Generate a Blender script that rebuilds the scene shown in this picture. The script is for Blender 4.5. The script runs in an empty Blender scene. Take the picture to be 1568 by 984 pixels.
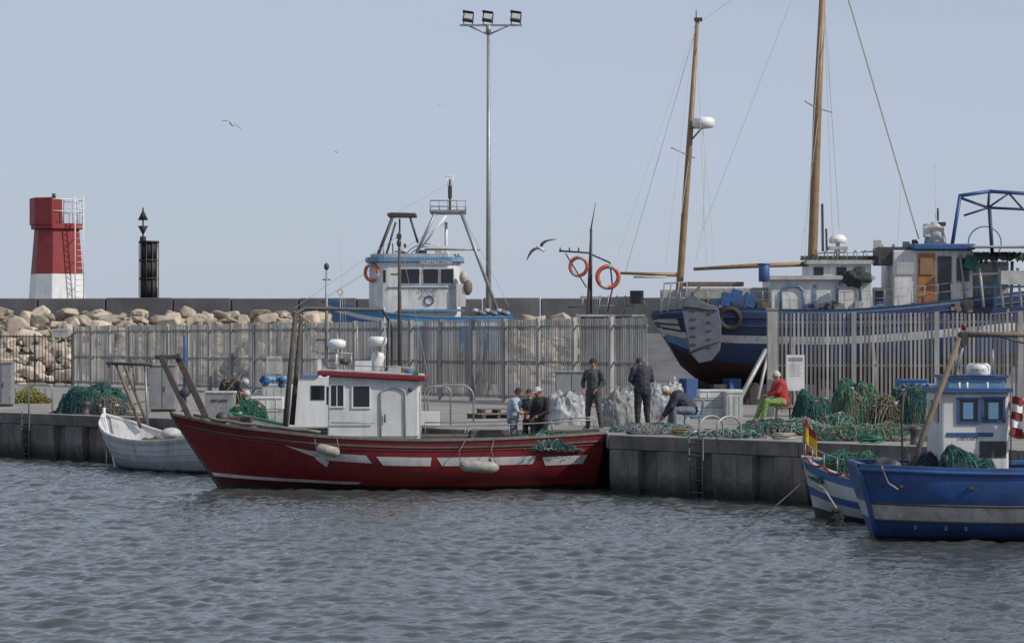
import bpy, math, random
import numpy as np
from mathutils import Vector, Matrix, noise
random.seed(7)
rad=math.radians
scene=bpy.context.scene
# ------------------------------------------------------------------ survey
# camera stands on the opposite quay, 3.6 m above the water, looking +Y.
F=4000.0; HC=3.6; HY=525.0; CX=784.0
QZ=1.35   # quay level
def W(u,v,d):            # bearing/elevation reading at distance d -> metres
    return Vector(((u-CX)*d/F, d, HC-(v-HY)*d/F))
# ------------------------------------------------------------------ materials
def newmat(name):
    m=bpy.data.materials.new(name); m.use_nodes=True
    nt=m.node_tree; b=nt.nodes['Principled BSDF']
    return m,nt,b
def c4(c): return (c[0],c[1],c[2],1)
def mixc(nt,fac,a,b,mode='MIX'):
    n=nt.nodes.new('ShaderNodeMix'); n.data_type='RGBA'; n.blend_type=mode
    for k,x in ((0,fac),(6,a),(7,b)):
        if isinstance(x,(int,float)): n.inputs[k].default_value=x
        elif isinstance(x,tuple): n.inputs[k].default_value=c4(x)
        else: nt.links.new(x,n.inputs[k])
    return n.outputs[2]
def noisen(nt,vec,scale,detail=4,stretch=None,rough=.6):
    n=nt.nodes.new('ShaderNodeTexNoise'); n.inputs['Scale'].default_value=scale
    n.inputs['Detail'].default_value=detail; n.inputs['Roughness'].default_value=rough
    if stretch:
        mp=nt.nodes.new('ShaderNodeMapping'); mp.inputs['Scale'].default_value=stretch
        nt.links.new(vec,mp.inputs[0]); vec=mp.outputs[0]
    nt.links.new(vec,n.inputs['Vector']); return n.outputs[0]
def rampn(nt,fac,a,b,c=0,d=1):
    n=nt.nodes.new('ShaderNodeMapRange'); n.inputs[1].default_value=a; n.inputs[2].default_value=b
    n.inputs[3].default_value=c; n.inputs[4].default_value=d
    nt.links.new(fac,n.inputs[0]); return n.outputs[0]
def finish(nt,b,col,tc,rough,bump,bscale,metal):
    nt.links.new(col,b.inputs['Base Color'])
    b.inputs['Roughness'].default_value=rough; b.inputs['Metallic'].default_value=metal
    if bump:
        bn=nt.nodes.new('ShaderNodeBump'); bn.inputs['Strength'].default_value=bump; bn.inputs['Distance'].default_value=.03
        nt.links.new(noisen(nt,tc,bscale,6),bn.inputs['Height']); nt.links.new(bn.outputs[0],b.inputs['Normal'])
def dirty(nt,tc,col,var,scale,streak,dirt=(.09,.07,.05)):
    n1=noisen(nt,tc,scale,6)
    dark=tuple([1-var]*3); lite=tuple([1+var*.5]*3)
    col=mixc(nt,1.0,col,mixc(nt,rampn(nt,n1,.3,.7),dark,lite),'MULTIPLY')
    if streak:
        s=noisen(nt,tc,1,5,(7,7,.8))
        s2=rampn(nt,s,.5,.75)
        m=nt.nodes.new('ShaderNodeMath'); m.operation='MULTIPLY'; m.inputs[1].default_value=streak
        nt.links.new(s2,m.inputs[0]); col=mixc(nt,m.outputs[0],col,dirt)
        sp=noisen(nt,tc,26,4); s3=rampn(nt,sp,.66,.72)
        m=nt.nodes.new('ShaderNodeMath'); m.operation='MULTIPLY'; m.inputs[1].default_value=min(.6,streak*1.3)
        nt.links.new(s3,m.inputs[0]); col=mixc(nt,m.outputs[0],col,dirt)
    return col
def mat(name,c,rough=.6,var=.25,scale=3,streak=0,bump=.2,bscale=30,metal=0,dirt=(.09,.07,.05),island=0):
    m,nt,b=newmat(name)
    tc=nt.nodes.new('ShaderNodeTexCoord').outputs['Object']
    rgb=nt.nodes.new('ShaderNodeRGB'); rgb.outputs[0].default_value=c4(c)
    col=dirty(nt,tc,rgb.outputs[0],var,scale,streak,dirt)
    if island:
        g=nt.nodes.new('ShaderNodeNewGeometry')
        lo=tuple([1-island]*3); hi=tuple([1+island*.6]*3)
        col=mixc(nt,1.0,col,mixc(nt,g.outputs['Random Per Island'],lo,hi),'MULTIPLY')
    finish(nt,b,col,tc,rough,bump,bscale,metal); return m
def bands(name,stops,rough=.5,var=.25,streak=.35,scale=3,dirt=(.07,.05,.035)):
    m,nt,b=newmat(name)
    T=nt.nodes.new('ShaderNodeTexCoord'); tc=T.outputs['Object']
    sp=nt.nodes.new('ShaderNodeSeparateXYZ'); nt.links.new(T.outputs['UV'],sp.inputs[0])
    r=nt.nodes.new('ShaderNodeValToRGB'); r.color_ramp.interpolation='CONSTANT'
    e=r.color_ramp.elements
    e[0].position=0; e[0].color=c4(stops[0][1]); e[1].position=stops[1][0]; e[1].color=c4(stops[1][1])
    for p,c in stops[2:]:
        x=e.new(p); x.color=c4(c)
    nt.links.new(sp.outputs[1],r.inputs[0])
    col=dirty(nt,tc,r.outputs[0],var,scale,streak,dirt)
    # slime / wet line just above the water
    sz=nt.nodes.new('ShaderNodeSeparateXYZ'); nt.links.new(tc,sz.inputs[0])
    ad=nt.nodes.new('ShaderNodeMath'); ad.operation='MULTIPLY_ADD'; ad.inputs[1].default_value=.16
    nt.links.new(noisen(nt,tc,5,4),ad.inputs[0]); nt.links.new(sz.outputs[2],ad.inputs[2])
    col=mixc(nt,rampn(nt,ad.outputs[0],.20,.12,0,.85),col,(.02,.022,.016))
    finish(nt,b,col,tc,rough,.25,18,0)
    return m
M={}
M['white']=mat('white_paint',(.60,.605,.60),.45,.16,2,.40,.1)
M['white2']=mat('white_paint_clean',(.68,.69,.69),.4,.10,2,.20,.05)
M['mark']=mat('worn_white_marking',(.50,.50,.50),.5,.15,3,.35,.1,30,0,(.2,.06,.06))
M['offwhite']=mat('grey_white_paint',(.40,.41,.41),.6,.25,3,.4)
M['glass']=mat('window_glass',(.015,.02,.025),.08,.2,2,0,0)
M['black']=mat('black_rubber',(.015,.015,.017),.7,.3,5)
M['dark']=mat('dark_steel',(.05,.05,.052),.55,.4,6,.3)
M['steel']=mat('galvanised_steel',(.28,.29,.30),.45,.2,4,.3,.1,30,.35)
M['slat']=mat('fence_slat_metal',(.30,.298,.285),.6,.24,1.2,.55,.1,30,0,(.13,.105,.08),.26)
M['wood']=mat('weathered_wood',(.17,.13,.10),.75,.4,8,.3,.4)
M['wood_d']=mat('dark_weathered_wood',(.075,.062,.055),.8,.4,8,.3,.4)
M['mast']=mat('varnished_mast_wood',(.23,.15,.075),.5,.3,3,.4,.2)
M['redp']=mat('red_paint',(.20,.018,.022),.45,.25,4,.3)
M['redl']=mat('lighthouse_red_paint',(.24,.025,.028),.55,.2,1.5,.3,.1,30,0,(.18,.05,.04))
M['bluep']=mat('blue_paint',(.03,.09,.25),.5,.3,4,.35)
M['blued']=mat('navy_paint',(.012,.025,.075),.5,.3,4,.3)
M['bluel']=mat('light_blue_paint',(.12,.25,.41),.5,.25,4,.3)
M['green']=mat('green_paint',(.02,.14,.08),.5,.3,4,.2)
M['orange']=mat('orange_plastic',(.50,.11,.06),.5,.2,4,.25)
M['yellow']=mat('yellow_paint',(.55,.38,.03),.5,.2,4,.2)
M['brownp']=mat('orange_wood_door',(.32,.13,.045),.5,.25,4,.3)
M['conc']=mat('quay_concrete',(.225,.215,.198),.9,.42,.7,.3,.5,12,0,(.11,.10,.09))
M['rope']=mat('rope',(.32,.30,.25),.9,.3,20)
M['wire']=mat('rigging_wire',(.42,.42,.40),.5,.1,20,0,0)
M['netg']=mat('green_net',(.04,.16,.11),.9,.4,8,0,.6,60)
M['nett']=mat('teal_net',(.025,.11,.11),.9,.4,8,0,.6,60)
M['netd']=mat('dark_net',(.035,.05,.045),.95,.5,8,0,.8,60)
M['netb']=mat('brown_net',(.20,.17,.10),.95,.4,8,0,.6,60)
M['netgrey']=mat('grey_net',(.24,.26,.25),.95,.4,8,0,.6,60)
M['netblue']=mat('blue_net',(.03,.10,.22),.95,.4,8,0,.6,60)
M['tarp']=mat('plastic_tarp',(.30,.32,.34),.35,.4,5,.25,.7,14)
M['fender']=mat('old_fender',(.33,.32,.28),.7,.35,6,.5)
M['rock']=mat('limestone_rock',(.44,.375,.30),.92,.38,1.2,.25,.9,5,0,(.12,.09,.06),.42)
M['wallc']=mat('breakwater_wall_concrete',(.11,.112,.12),.9,.35,.6,.5,.4,8,0,(.05,.05,.05),.22)
M['cap']=mat('gunwale_wood',(.20,.17,.145),.75,.35,6,.3,.3)
M['skin']=mat('skin',(.34,.17,.11),.55,.12,10,0,.05)
M['hairw']=mat('white_hair',(.48,.47,.45),.8,.2,40,0,.5,80)
M['hairb']=mat('dark_hair',(.03,.024,.02),.7,.3,40,0,.5,80)
M['bush']=mat('dry_yellow_shrub',(.17,.165,.035),.9,.5,8,0,.5,30,0,(.1,.1,.1),.5)
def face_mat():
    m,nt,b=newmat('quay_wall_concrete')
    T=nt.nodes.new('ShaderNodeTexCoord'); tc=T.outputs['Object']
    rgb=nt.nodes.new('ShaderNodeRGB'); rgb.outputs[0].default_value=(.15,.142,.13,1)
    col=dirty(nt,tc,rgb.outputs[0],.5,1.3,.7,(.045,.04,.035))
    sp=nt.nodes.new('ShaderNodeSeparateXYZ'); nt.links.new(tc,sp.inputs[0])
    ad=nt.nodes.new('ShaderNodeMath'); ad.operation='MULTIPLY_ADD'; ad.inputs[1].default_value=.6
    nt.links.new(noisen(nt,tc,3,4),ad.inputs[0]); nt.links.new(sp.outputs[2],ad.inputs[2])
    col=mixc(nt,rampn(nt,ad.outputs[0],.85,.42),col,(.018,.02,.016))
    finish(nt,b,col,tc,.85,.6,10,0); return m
M['face']=face_mat()
# ------------------------------------------------------------------ mesh builder
def empty(name,loc=(0,0,0)):
    e=bpy.data.objects.new(name,None); e.location=loc; e.empty_display_size=.3
    scene.collection.objects.link(e); return e
def attach(o,par):
    if par is not None:
        o.parent=par; o.matrix_parent_inverse=Matrix.Translation(par.location).inverted()
class MB:
    def __init__(s): s.v=[];s.f=[];s.m=[];s.s=[];s.mats=[];s.uv=None
    def mi(s,m):
        if isinstance(m,str): m=M[m]
        if m not in s.mats: s.mats.append(m)
        return s.mats.index(m)
    def add(s,vs,fs,m,sm=False):
        o=len(s.v); s.v+= [tuple(x) for x in vs]; k=s.mi(m)
        for f in fs: s.f.append(tuple(i+o for i in f)); s.m.append(k); s.s.append(sm)
    def box(s,c,size,m,R=None):
        hx,hy,hz=size[0]/2,size[1]/2,size[2]/2
        P=[Vector((x,y,z)) for z in(-hz,hz) for y in(-hy,hy) for x in(-hx,hx)]
        if R is not None: P=[R@p for p in P]
        c=Vector(c)
        s.add([p+c for p in P],[(0,2,3,1),(4,5,7,6),(0,1,5,4),(2,6,7,3),(0,4,6,2),(1,3,7,5)],m)
    def bx(s,x0,x1,y0,y1,z0,z1,m):
        s.box(((x0+x1)/2,(y0+y1)/2,(z0+z1)/2),(abs(x1-x0),abs(y1-y0),abs(z1-z0)),m)
    def prism(s,pts,vec,m):
        n=len(pts); vec=Vector(vec); P=[Vector(p) for p in pts]; Q=[p+vec for p in P]
        s.add(P+Q,[tuple(range(n)),tuple(range(2*n-1,n-1,-1))]+[(i,i+n,(i+1)%n+n,(i+1)%n) for i in range(n)],m)
    def tube(s,pts,r,m,n=8,cap=True):
        P=[Vector(p) for p in pts]; k=len(P)
        R=r if isinstance(r,(list,tuple)) else [r]*k
        vs=[];fs=[]; pu=None
        for i,p in enumerate(P):
            t=(P[min(i+1,k-1)]-P[max(i-1,0)])
            if t.length<1e-9: t=Vector((0,0,1))
            t.normalize()
            if pu is None: pu=t.orthogonal().normalized()
            u=(pu-t*pu.dot(t))
            if u.length<1e-6: u=t.orthogonal()
            u.normalize(); pu=u; w=t.cross(u)
            for j in range(n):
                a=2*math.pi*j/n; vs.append(p+(u*math.cos(a)+w*math.sin(a))*R[i])
        for i in range(k-1):
            for j in range(n):
                fs.append((i*n+j,i*n+(j+1)%n,(i+1)*n+(j+1)%n,(i+1)*n+j))
        if cap:
            fs.append(tuple(range(n-1,-1,-1))); fs.append(tuple((k-1)*n+j for j in range(n)))
        s.add(vs,fs,m,n>4)
    def ell(s,c,r,m,R=None,nu=14,nv=9,fn=None):
        c=Vector(c); vs=[];fs=[]
        if isinstance(r,(int,float)): r=(r,r,r)
        for i in range(nv+1):
            th=math.pi*i/nv
            for j in range(nu):
                a=2*math.pi*j/nu
                p=Vector((r[0]*math.sin(th)*math.cos(a),r[1]*math.sin(th)*math.sin(a),r[2]*math.cos(th)))
                if fn: p=fn(p)
                if R is not None: p=R@p
                vs.append(c+p)
        for i in range(nv):
            for j in range(nu):
                fs.append((i*nu+j,(i+1)*nu+j,(i+1)*nu+(j+1)%nu,i*nu+(j+1)%nu))
        s.add(vs,fs,m,True)
    def torus(s,c,nrm,R,r,mats,n=32,k=10,sq=1):
        c=Vector(c); nrm=Vector(nrm).normalized(); u=nrm.orthogonal().normalized(); w=nrm.cross(u)
        for i in range(n):
            vs=[]
            for q in(0,1):
                a=2*math.pi*(i+q)/n; d=u*math.cos(a)+w*math.sin(a)
                for j in range(k):
                    b=2*math.pi*j/k; vs.append(c+d*(R+r*math.cos(b))+nrm*r*sq*math.sin(b))
            mm=mats[(i*8//n)%len(mats)]
            s.add(vs,[(j,(j+1)%k,k+(j+1)%k,k+j) for j in range(k)],mm,True)
    def build(s,name,par=None,bevel=0,seg=2):
        me=bpy.data.meshes.new(name); me.from_pydata(s.v,[],s.f)
        for m in s.mats: me.materials.append(m)
        me.polygons.foreach_set('material_index',s.m); me.polygons.foreach_set('use_smooth',s.s)
        me.update(); o=bpy.data.objects.new(name,me); scene.collection.objects.link(o); attach(o,par)
        if bevel:
            b=o.modifiers.new('bevel','BEVEL'); b.width=bevel; b.segments=seg; b.limit_method='ANGLE'; b.angle_limit=rad(40)
        return o
def text(par,name,body,loc,size,m,rotz=0,thin=.004,rx=90,align='CENTER'):
    cu=bpy.data.curves.new(name,'FONT'); cu.body=body; cu.size=size; cu.extrude=thin; cu.align_x=align
    cu.materials.append(M[m]); o=bpy.data.objects.new(name,cu); o.location=loc; o.rotation_euler=(rad(rx),0,rotz)
    scene.collection.objects.link(o); attach(o,par); return o
def crom(t,pts):
    if t<=pts[0][0]: return pts[0][1]
    if t>=pts[-1][0]: return pts[-1][1]
    for i in range(len(pts)-1):
        if pts[i][0]<=t<=pts[i+1][0]:
            x0,y0=pts[i]; x1,y1=pts[i+1]; h=x1-x0
            def sl(k):
                if k<=0: return (pts[1][1]-pts[0][1])/(pts[1][0]-pts[0][0])
                if k>=len(pts)-1: return (pts[-1][1]-pts[-2][1])/(pts[-1][0]-pts[-2][0])
                return (pts[k+1][1]-pts[k-1][1])/(pts[k+1][0]-pts[k-1][0])
            a=(t-x0)/h; m0=sl(i)*h; m1=sl(i+1)*h
            return (2*a**3-3*a*a+1)*y0+(a**3-2*a*a+a)*m0+(-2*a**3+3*a*a)*y1+(a**3-a*a)*m1
# ------------------------------------------------------------------ hull class
class Hull:
    def __init__(s,P0,D,top,low,gz,kz,hb,pw,deck=None):
        s.P0=Vector((P0[0],P0[1],0)); s.D=Vector((D[0],D[1],0)).normalized(); s.N=Vector((-s.D.y,s.D.x,0)); s.flip=s.N.y<0
        if s.flip: s.N=-s.N
        s.top=top; s.low=low; s.gz=gz; s.kz=kz; s.hb=hb; s.pw=pw; s.deck=deck
    def S(s,t,v,side,off=0,dz=0):
        a0=s.low[0]+(s.low[1]-s.low[0])*t; a1=s.top[0]+(s.top[1]-s.top[0])*t
        al=a0+(a1-a0)*v; g=crom(t,s.gz); k=crom(t,s.kz); p=crom(t,s.pw)
        h=max(0,crom(t,s.hb))*(1-(1-min(v,1))**p)
        return s.P0+s.D*al+s.N*(side*(h+off))+Vector((0,0,k+(g-k)*v+dz))
    def build(s,par,m,name='hull',nt=44,nv=18,deckm='wood',capm='cap',capw=.09,inner='offwhite',caph=.05):
        vs=[];fs=[];uv=[]
        for side in(-1,1):
            o=len(vs)
            for i in range(nt+1):
                for j in range(nv+1):
                    vs.append(s.S(i/nt,j/nv,side)); uv.append((i/nt,j/nv))
            for i in range(nt):
                for j in range(nv):
                    q=[o+i*(nv+1)+j,o+(i+1)*(nv+1)+j,o+(i+1)*(nv+1)+j+1,o+i*(nv+1)+j+1]
                    if (side>0)!=s.flip: q.reverse()
                    fs.append(tuple(q))
        n1=(nt+1)*(nv+1)
        for e in (0,nt):
            for j in range(nv):
                q=[e*(nv+1)+j,e*(nv+1)+j+1,n1+e*(nv+1)+j+1,n1+e*(nv+1)+j]
                fs.append(tuple(q if e==0 else q[::-1]))
        me=bpy.data.meshes.new(name); me.from_pydata([tuple(v) for v in vs],[],fs)
        ul=me.uv_layers.new(name='UVMap')
        for l in me.loops: ul.data[l.index].uv=uv[l.vertex_index]
        me.materials.append(m)
        for p in me.polygons: p.use_smooth=True
        o=bpy.data.objects.new(name,me); scene.collection.objects.link(o); attach(o,par)
        es=o.modifiers.new('es','EDGE_SPLIT'); es.split_angle=rad(40)
        b=MB()
        for side in(-1,1):
            for i in range(nt):
                A=s.S(i/nt,1,side,.03);B=s.S((i+1)/nt,1,side,.03)
                C=s.S((i+1)/nt,1,side,max(-crom((i+1)/nt,s.hb),-capw)); Dd=s.S(i/nt,1,side,max(-crom(i/nt,s.hb),-capw))
                z=Vector((0,0,caph)); q=[A,B,C,Dd]; z0=Vector((0,0,-.003))
                b.add([x+z0 for x in q]+[x+z for x in q],[(0,1,5,4),(1,2,6,5),(2,3,7,6),(3,0,4,7),(4,5,6,7),(3,2,1,0)],capm)
        A=s.S(0,1,-1,.03);B=s.S(0,1,1,.03)
        if (A-B).length>.3:
            b.prism([A,B,B+s.D*.12,A+s.D*.12],(0,0,caph+.003),capm)
        if s.deck is not None:
            for i in range(1,nt-1):
                q=[]
                for (k,side) in((i,-1),(i+1,-1),(i+1,1),(i,1)):
                    t=k/nt; v=(s.deck-crom(t,s.kz))/(crom(t,s.gz)-crom(t,s.kz)); v=min(v,.97)
                    q.append(s.S(t,v,side,-.03))
                b.add(q,[(0,1,2,3)],deckm)
                for a,c_ in((0,1),(3,2)):
                    side=-1 if a==0 else 1
                    t0=i/nt;t1=(i+1)/nt
                    b.add([q[a],q[c_],s.S(t1,1,side,-.04),s.S(t0,1,side,-.04)],[(0,1,2,3)],inner)
        b.build('deck_and_rail',par)
    def line(s,b,v,r,m,side=-1,t0=0,t1=1,n=40,off=0):
        b.tube([s.S(t0+(t1-t0)*i/n,v,side,off) for i in range(n+1)],r,m,6)
    def patch(s,b,corners,m,side=-1,n=10,off=.006):
        vs=[];a,bb,c,d=corners
        for i in range(n+1):
            u=i/n
            lo=(a[0]+(bb[0]-a[0])*u,a[1]+(bb[1]-a[1])*u); hi=(d[0]+(c[0]-d[0])*u,d[1]+(c[1]-d[1])*u)
            for k in range(4):
                w=k/3; vs.append(s.S(lo[0]+(hi[0]-lo[0])*w,lo[1]+(hi[1]-lo[1])*w,side,off))
        b.add(vs,[(i*4+k,(i+1)*4+k,(i+1)*4+k+1,i*4+k+1) for i in range(n) for k in range(3)],m,True)
def window(b,x0,x1,y,z0,z1,fm='white2',gm='glass',fw=.035):
    b.bx(x0,x1,y-.012,y+.02,z0,z1,gm)
    for (a,c,d,e) in((x0-fw,x1+fw,z1,z1+fw),(x0-fw,x1+fw,z0-fw,z0),(x0-fw,x0,z0,z1),(x1,x1+fw,z0,z1)):
        b.bx(a,c,y-.03,y+.018,d,e,fm)
# ------------------------------------------------------------------ world, sun, camera
w=bpy.data.worlds.new("World"); scene.world=w; w.use_nodes=True
nt=w.node_tree; bg=nt.nodes['Background']
SAZ=114; SEL=38
sky=nt.nodes.new('ShaderNodeTexSky'); sky.sky_type='NISHITA'; sky.sun_disc=False
sky.sun_elevation=rad(SEL); sky.sun_rotation=rad(SAZ); sky.air_density=1.0; sky.dust_density=1.0; sky.ozone_density=2.0
T=nt.nodes.new('ShaderNodeTexCoord')
cl=noisen(nt,T.outputs['Generated'],3.0,6,(1,1,6),.55)
col=mixc(nt,rampn(nt,cl,.3,.72,.74,.97),sky.outputs[0],(4.9,5.55,6.85))   # thin high cloud veil
nt.links.new(col,bg.inputs[0]); bg.inputs[1].default_value=.098
sd=Vector((math.sin(rad(SAZ))*math.cos(rad(SEL)),math.cos(rad(SAZ))*math.cos(rad(SEL)),math.sin(rad(SEL))))
L=bpy.data.lights.new('sun','SUN'); L.energy=3.9; L.angle=rad(.5); L.color=(1,.93,.83)
so=bpy.data.objects.new('sun',L); so.rotation_euler=sd.to_track_quat('Z','Y').to_euler(); scene.collection.objects.link(so)
cam=bpy.data.cameras.new('camera'); co=bpy.data.objects.new('camera',cam); scene.collection.objects.link(co)
co.location=(0,0,HC); co.rotation_euler=(rad(90),0,0); cam.sensor_width=36; cam.lens=36*F/1568; cam.shift_y=33/1568
cam.clip_start=.5; cam.clip_end=9000; scene.camera=co
scene.view_settings.view_transform='Standard'; scene.view_settings.look='None'; scene.view_settings.exposure=0
# ------------------------------------------------------------------ water
def water():
    rng=np.random.default_rng(3)
    xs=np.concatenate([[-4000,-1200,-400,-150,-80,-50,-35,-26],np.arange(-21,21.01,.06),[26,35,50,80,150,400,1200,4000]])
    ys=[-300,-100,-30,0,12,20,25]; y=27.0
    while y<88: ys.append(y); y+=.042*(y/30)
    ys+= [92,96,105,120,160,220,400,900,2000,5000]
    ys=np.array(ys); X,Y=np.meshgrid(xs,ys); Z=np.zeros_like(X)
    for i in range(80):
        lam=.20*(6.5**(rng.random())); k=2*math.pi/lam
        a=rng.normal(0,.62)+.2; kx=k*math.sin(a); ky=k*math.cos(a)
        amp=.0076*lam**.85*(.6+.8*rng.random())
        ph=rng.random()*6.28
        mod=.5+.5*np.sin(X*.8*rng.random()+Y*.5*rng.random()+rng.random()*6)
        th=kx*X+ky*Y+ph+.5*np.sin(.9*X+ph); Z+=amp*mod*(np.sin(th)+.3*np.cos(2*th))
    msk=(np.abs(X)<21.5)&(Y>26)&(Y<89); Z*=msk
    n,mx=X.shape
    me=bpy.data.meshes.new('water')
    V=np.stack([X,Y,Z],-1).reshape(-1,3)
    idx=np.arange(n*mx).reshape(n,mx)
    Q=np.stack([idx[:-1,:-1],idx[:-1,1:],idx[1:,1:],idx[1:,:-1]],-1).reshape(-1,4)
    me.vertices.add(len(V)); me.vertices.foreach_set('co',V.ravel())
    me.loops.add(Q.size); me.loops.foreach_set('vertex_index',Q.ravel().astype(np.int32))
    me.polygons.add(len(Q)); me.polygons.foreach_set('loop_start',np.arange(0,Q.size,4,dtype=np.int32))
    me.polygons.foreach_set('loop_total',np.full(len(Q),4,dtype=np.int32))
    me.polygons.foreach_set('use_smooth',np.ones(len(Q),dtype=bool))
    me.update(calc_edges=True); me.validate()
    m,nt,b=newmat('harbour_water')
    tc=nt.nodes.new('ShaderNodeTexCoord').outputs['Object']
    b.inputs['Base Color'].default_value=(.05,.056,.056,1); b.inputs['Roughness'].default_value=.04; b.inputs['IOR'].default_value=1.42
    bn=nt.nodes.new('ShaderNodeBump'); bn.inputs['Strength'].default_value=.6; bn.inputs['Distance'].default_value=.03
    nt.links.new(noisen(nt,tc,8,3,(.8,1.2,1),.5),bn.inputs['Height'])
    nt.links.new(bn.outputs[0],b.inputs['Normal']); me.materials.append(m)
    o=bpy.data.objects.new('water',me); scene.collection.objects.link(o)
water()
# ------------------------------------------------------------------ quay
QA=Vector((-16.3,83.2)); QB=Vector((6.62,58.1)); QD=(QB-QA).normalized(); QN=Vector((QD.y,-QD.x))
if QN.y>0: QN=-QN
def qpt(x): t=(x-QA.x)/(QB.x-QA.x); return Vector((x,QA.y+(QB.y-QA.y)*t))
edge=[qpt(-70),qpt(-1.05),Vector((2.42,qpt(-1.05).y)),qpt(2.42),qpt(16),Vector((60,qpt(16).y-6))]
def quay():
    b=MB(); back=[Vector((60,158)),Vector((-70,158))]
    P=[(p.x,p.y,QZ) for p in edge+back]; n=len(P)
    b.add(P,[tuple(range(n))],'conc')
    for i in range(len(edge)-1):
        a,c=edge[i],edge[i+1]
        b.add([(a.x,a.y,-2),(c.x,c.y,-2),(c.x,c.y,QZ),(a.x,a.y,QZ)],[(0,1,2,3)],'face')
    g=b.build('quay')
    k=MB()
    for i in range(len(edge)-1):
        a,c=edge[i],edge[i+1]; d=(c-a); ln=d.length; d.normalize(); nn=Vector((d.y,-d.x)); 
        ang=math.atan2(d.y,d.x); R=Matrix.Rotation(ang,3,'Z')
        s=0
        while s<ln-.1:
            l=min(3.0,ln-s); m_=a+d*(s+l/2)+nn*(-.13)
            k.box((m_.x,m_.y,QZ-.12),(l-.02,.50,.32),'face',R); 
            k.box((m_.x,m_.y,QZ+.044),(l-.03,.48,.012),'conc',R); s+=l
        if i in(0,3):
            s=.6 if i==3 else 2.0
            while s<ln-1:
                ww=1.25 if int(s*10)%2 else .95
                p=a+d*s
                prof=[(0,QZ-.3),(.24,QZ-.3),(.24,.45),(.10,-.3),(0,-.3)]
                P0=p-d*ww/2
                b3=[Vector((P0.x+nn.x*q[0],P0.y+nn.y*q[0],q[1])) for q in prof]
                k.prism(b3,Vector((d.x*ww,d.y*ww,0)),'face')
                s+=1.75
    k.build('coping_and_piers',g,.03,2)
quay()
def bollard(x,off=.6):
    p=qpt(x)-QN*off; e=empty('mooring_bollard',(p.x,p.y,QZ)); b=MB()
    b.tube([(p.x,p.y,QZ),(p.x,p.y,QZ+.05),(p.x,p.y,QZ+.05),(p.x,p.y,QZ+.3),(p.x,p.y,QZ+.38),(p.x,p.y,QZ+.45)],[.2,.2,.11,.1,.17,.12],'dark',14)
    b.build('post',e)
for x in(-13.6,8.3): bollard(x)
def ladder(name,x,hoops=True):
    p=qpt(x)+QN*.36; e=empty(name,(p.x,p.y,0)); b=MB(); D=Vector((QD.x,QD.y,0)); N3=Vector((QN.x,QN.y,0))
    c=Vector((p.x,p.y,0))
    for s_ in(-.22,.22):
        b.tube([c+D*s_+Vector((0,0,-.6)),c+D*s_+Vector((0,0,QZ+.1))],.028,'dark',8)
    z=-.4
    while z<QZ: b.tube([c-D*.22+Vector((0,0,z)),c+D*.22+Vector((0,0,z))],.018,'dark',6); z+=.28
    if hoops:
        for s_ in(-.1,.46):
            pts=[]
            for i in range(13):
                a=math.pi*i/12
                pts.append(c+D*s_-N3*(.62-.40*math.cos(a))+Vector((0,0,QZ+.30+.26*math.sin(a))))
            pts=[pts[0]-Vector((0,0,.35))]+pts+[pts[-1]-Vector((0,0,.35))]
            b.tube(pts,.026,'steel',8)
    b.build('rails',e)
ladder('quay_ladder',4.5); ladder('quay_ladder',-14.9,False)
def coil(x,off,m='rope'):
    p=qpt(x)-QN*off; e=empty('rope_coil',(p.x,p.y,QZ)); b=MB(); rr=random.Random(int(x*10))
    for k in range(6): b.torus((p.x+rr.uniform(-.04,.04),p.y+rr.uniform(-.04,.04),QZ+.07+.022*k),(rr.uniform(-.1,.1),rr.uniform(-.1,.1),1),.26-.03*(k%3),.02,[m],20,6)
    b.build('coil',e)
coil(5.6,.8); coil(3.3,1.0,'netb'); coil(9.6,.9,'bluel'); coil(-12.2,1.0); coil(7.4,.7,'netg')
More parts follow.
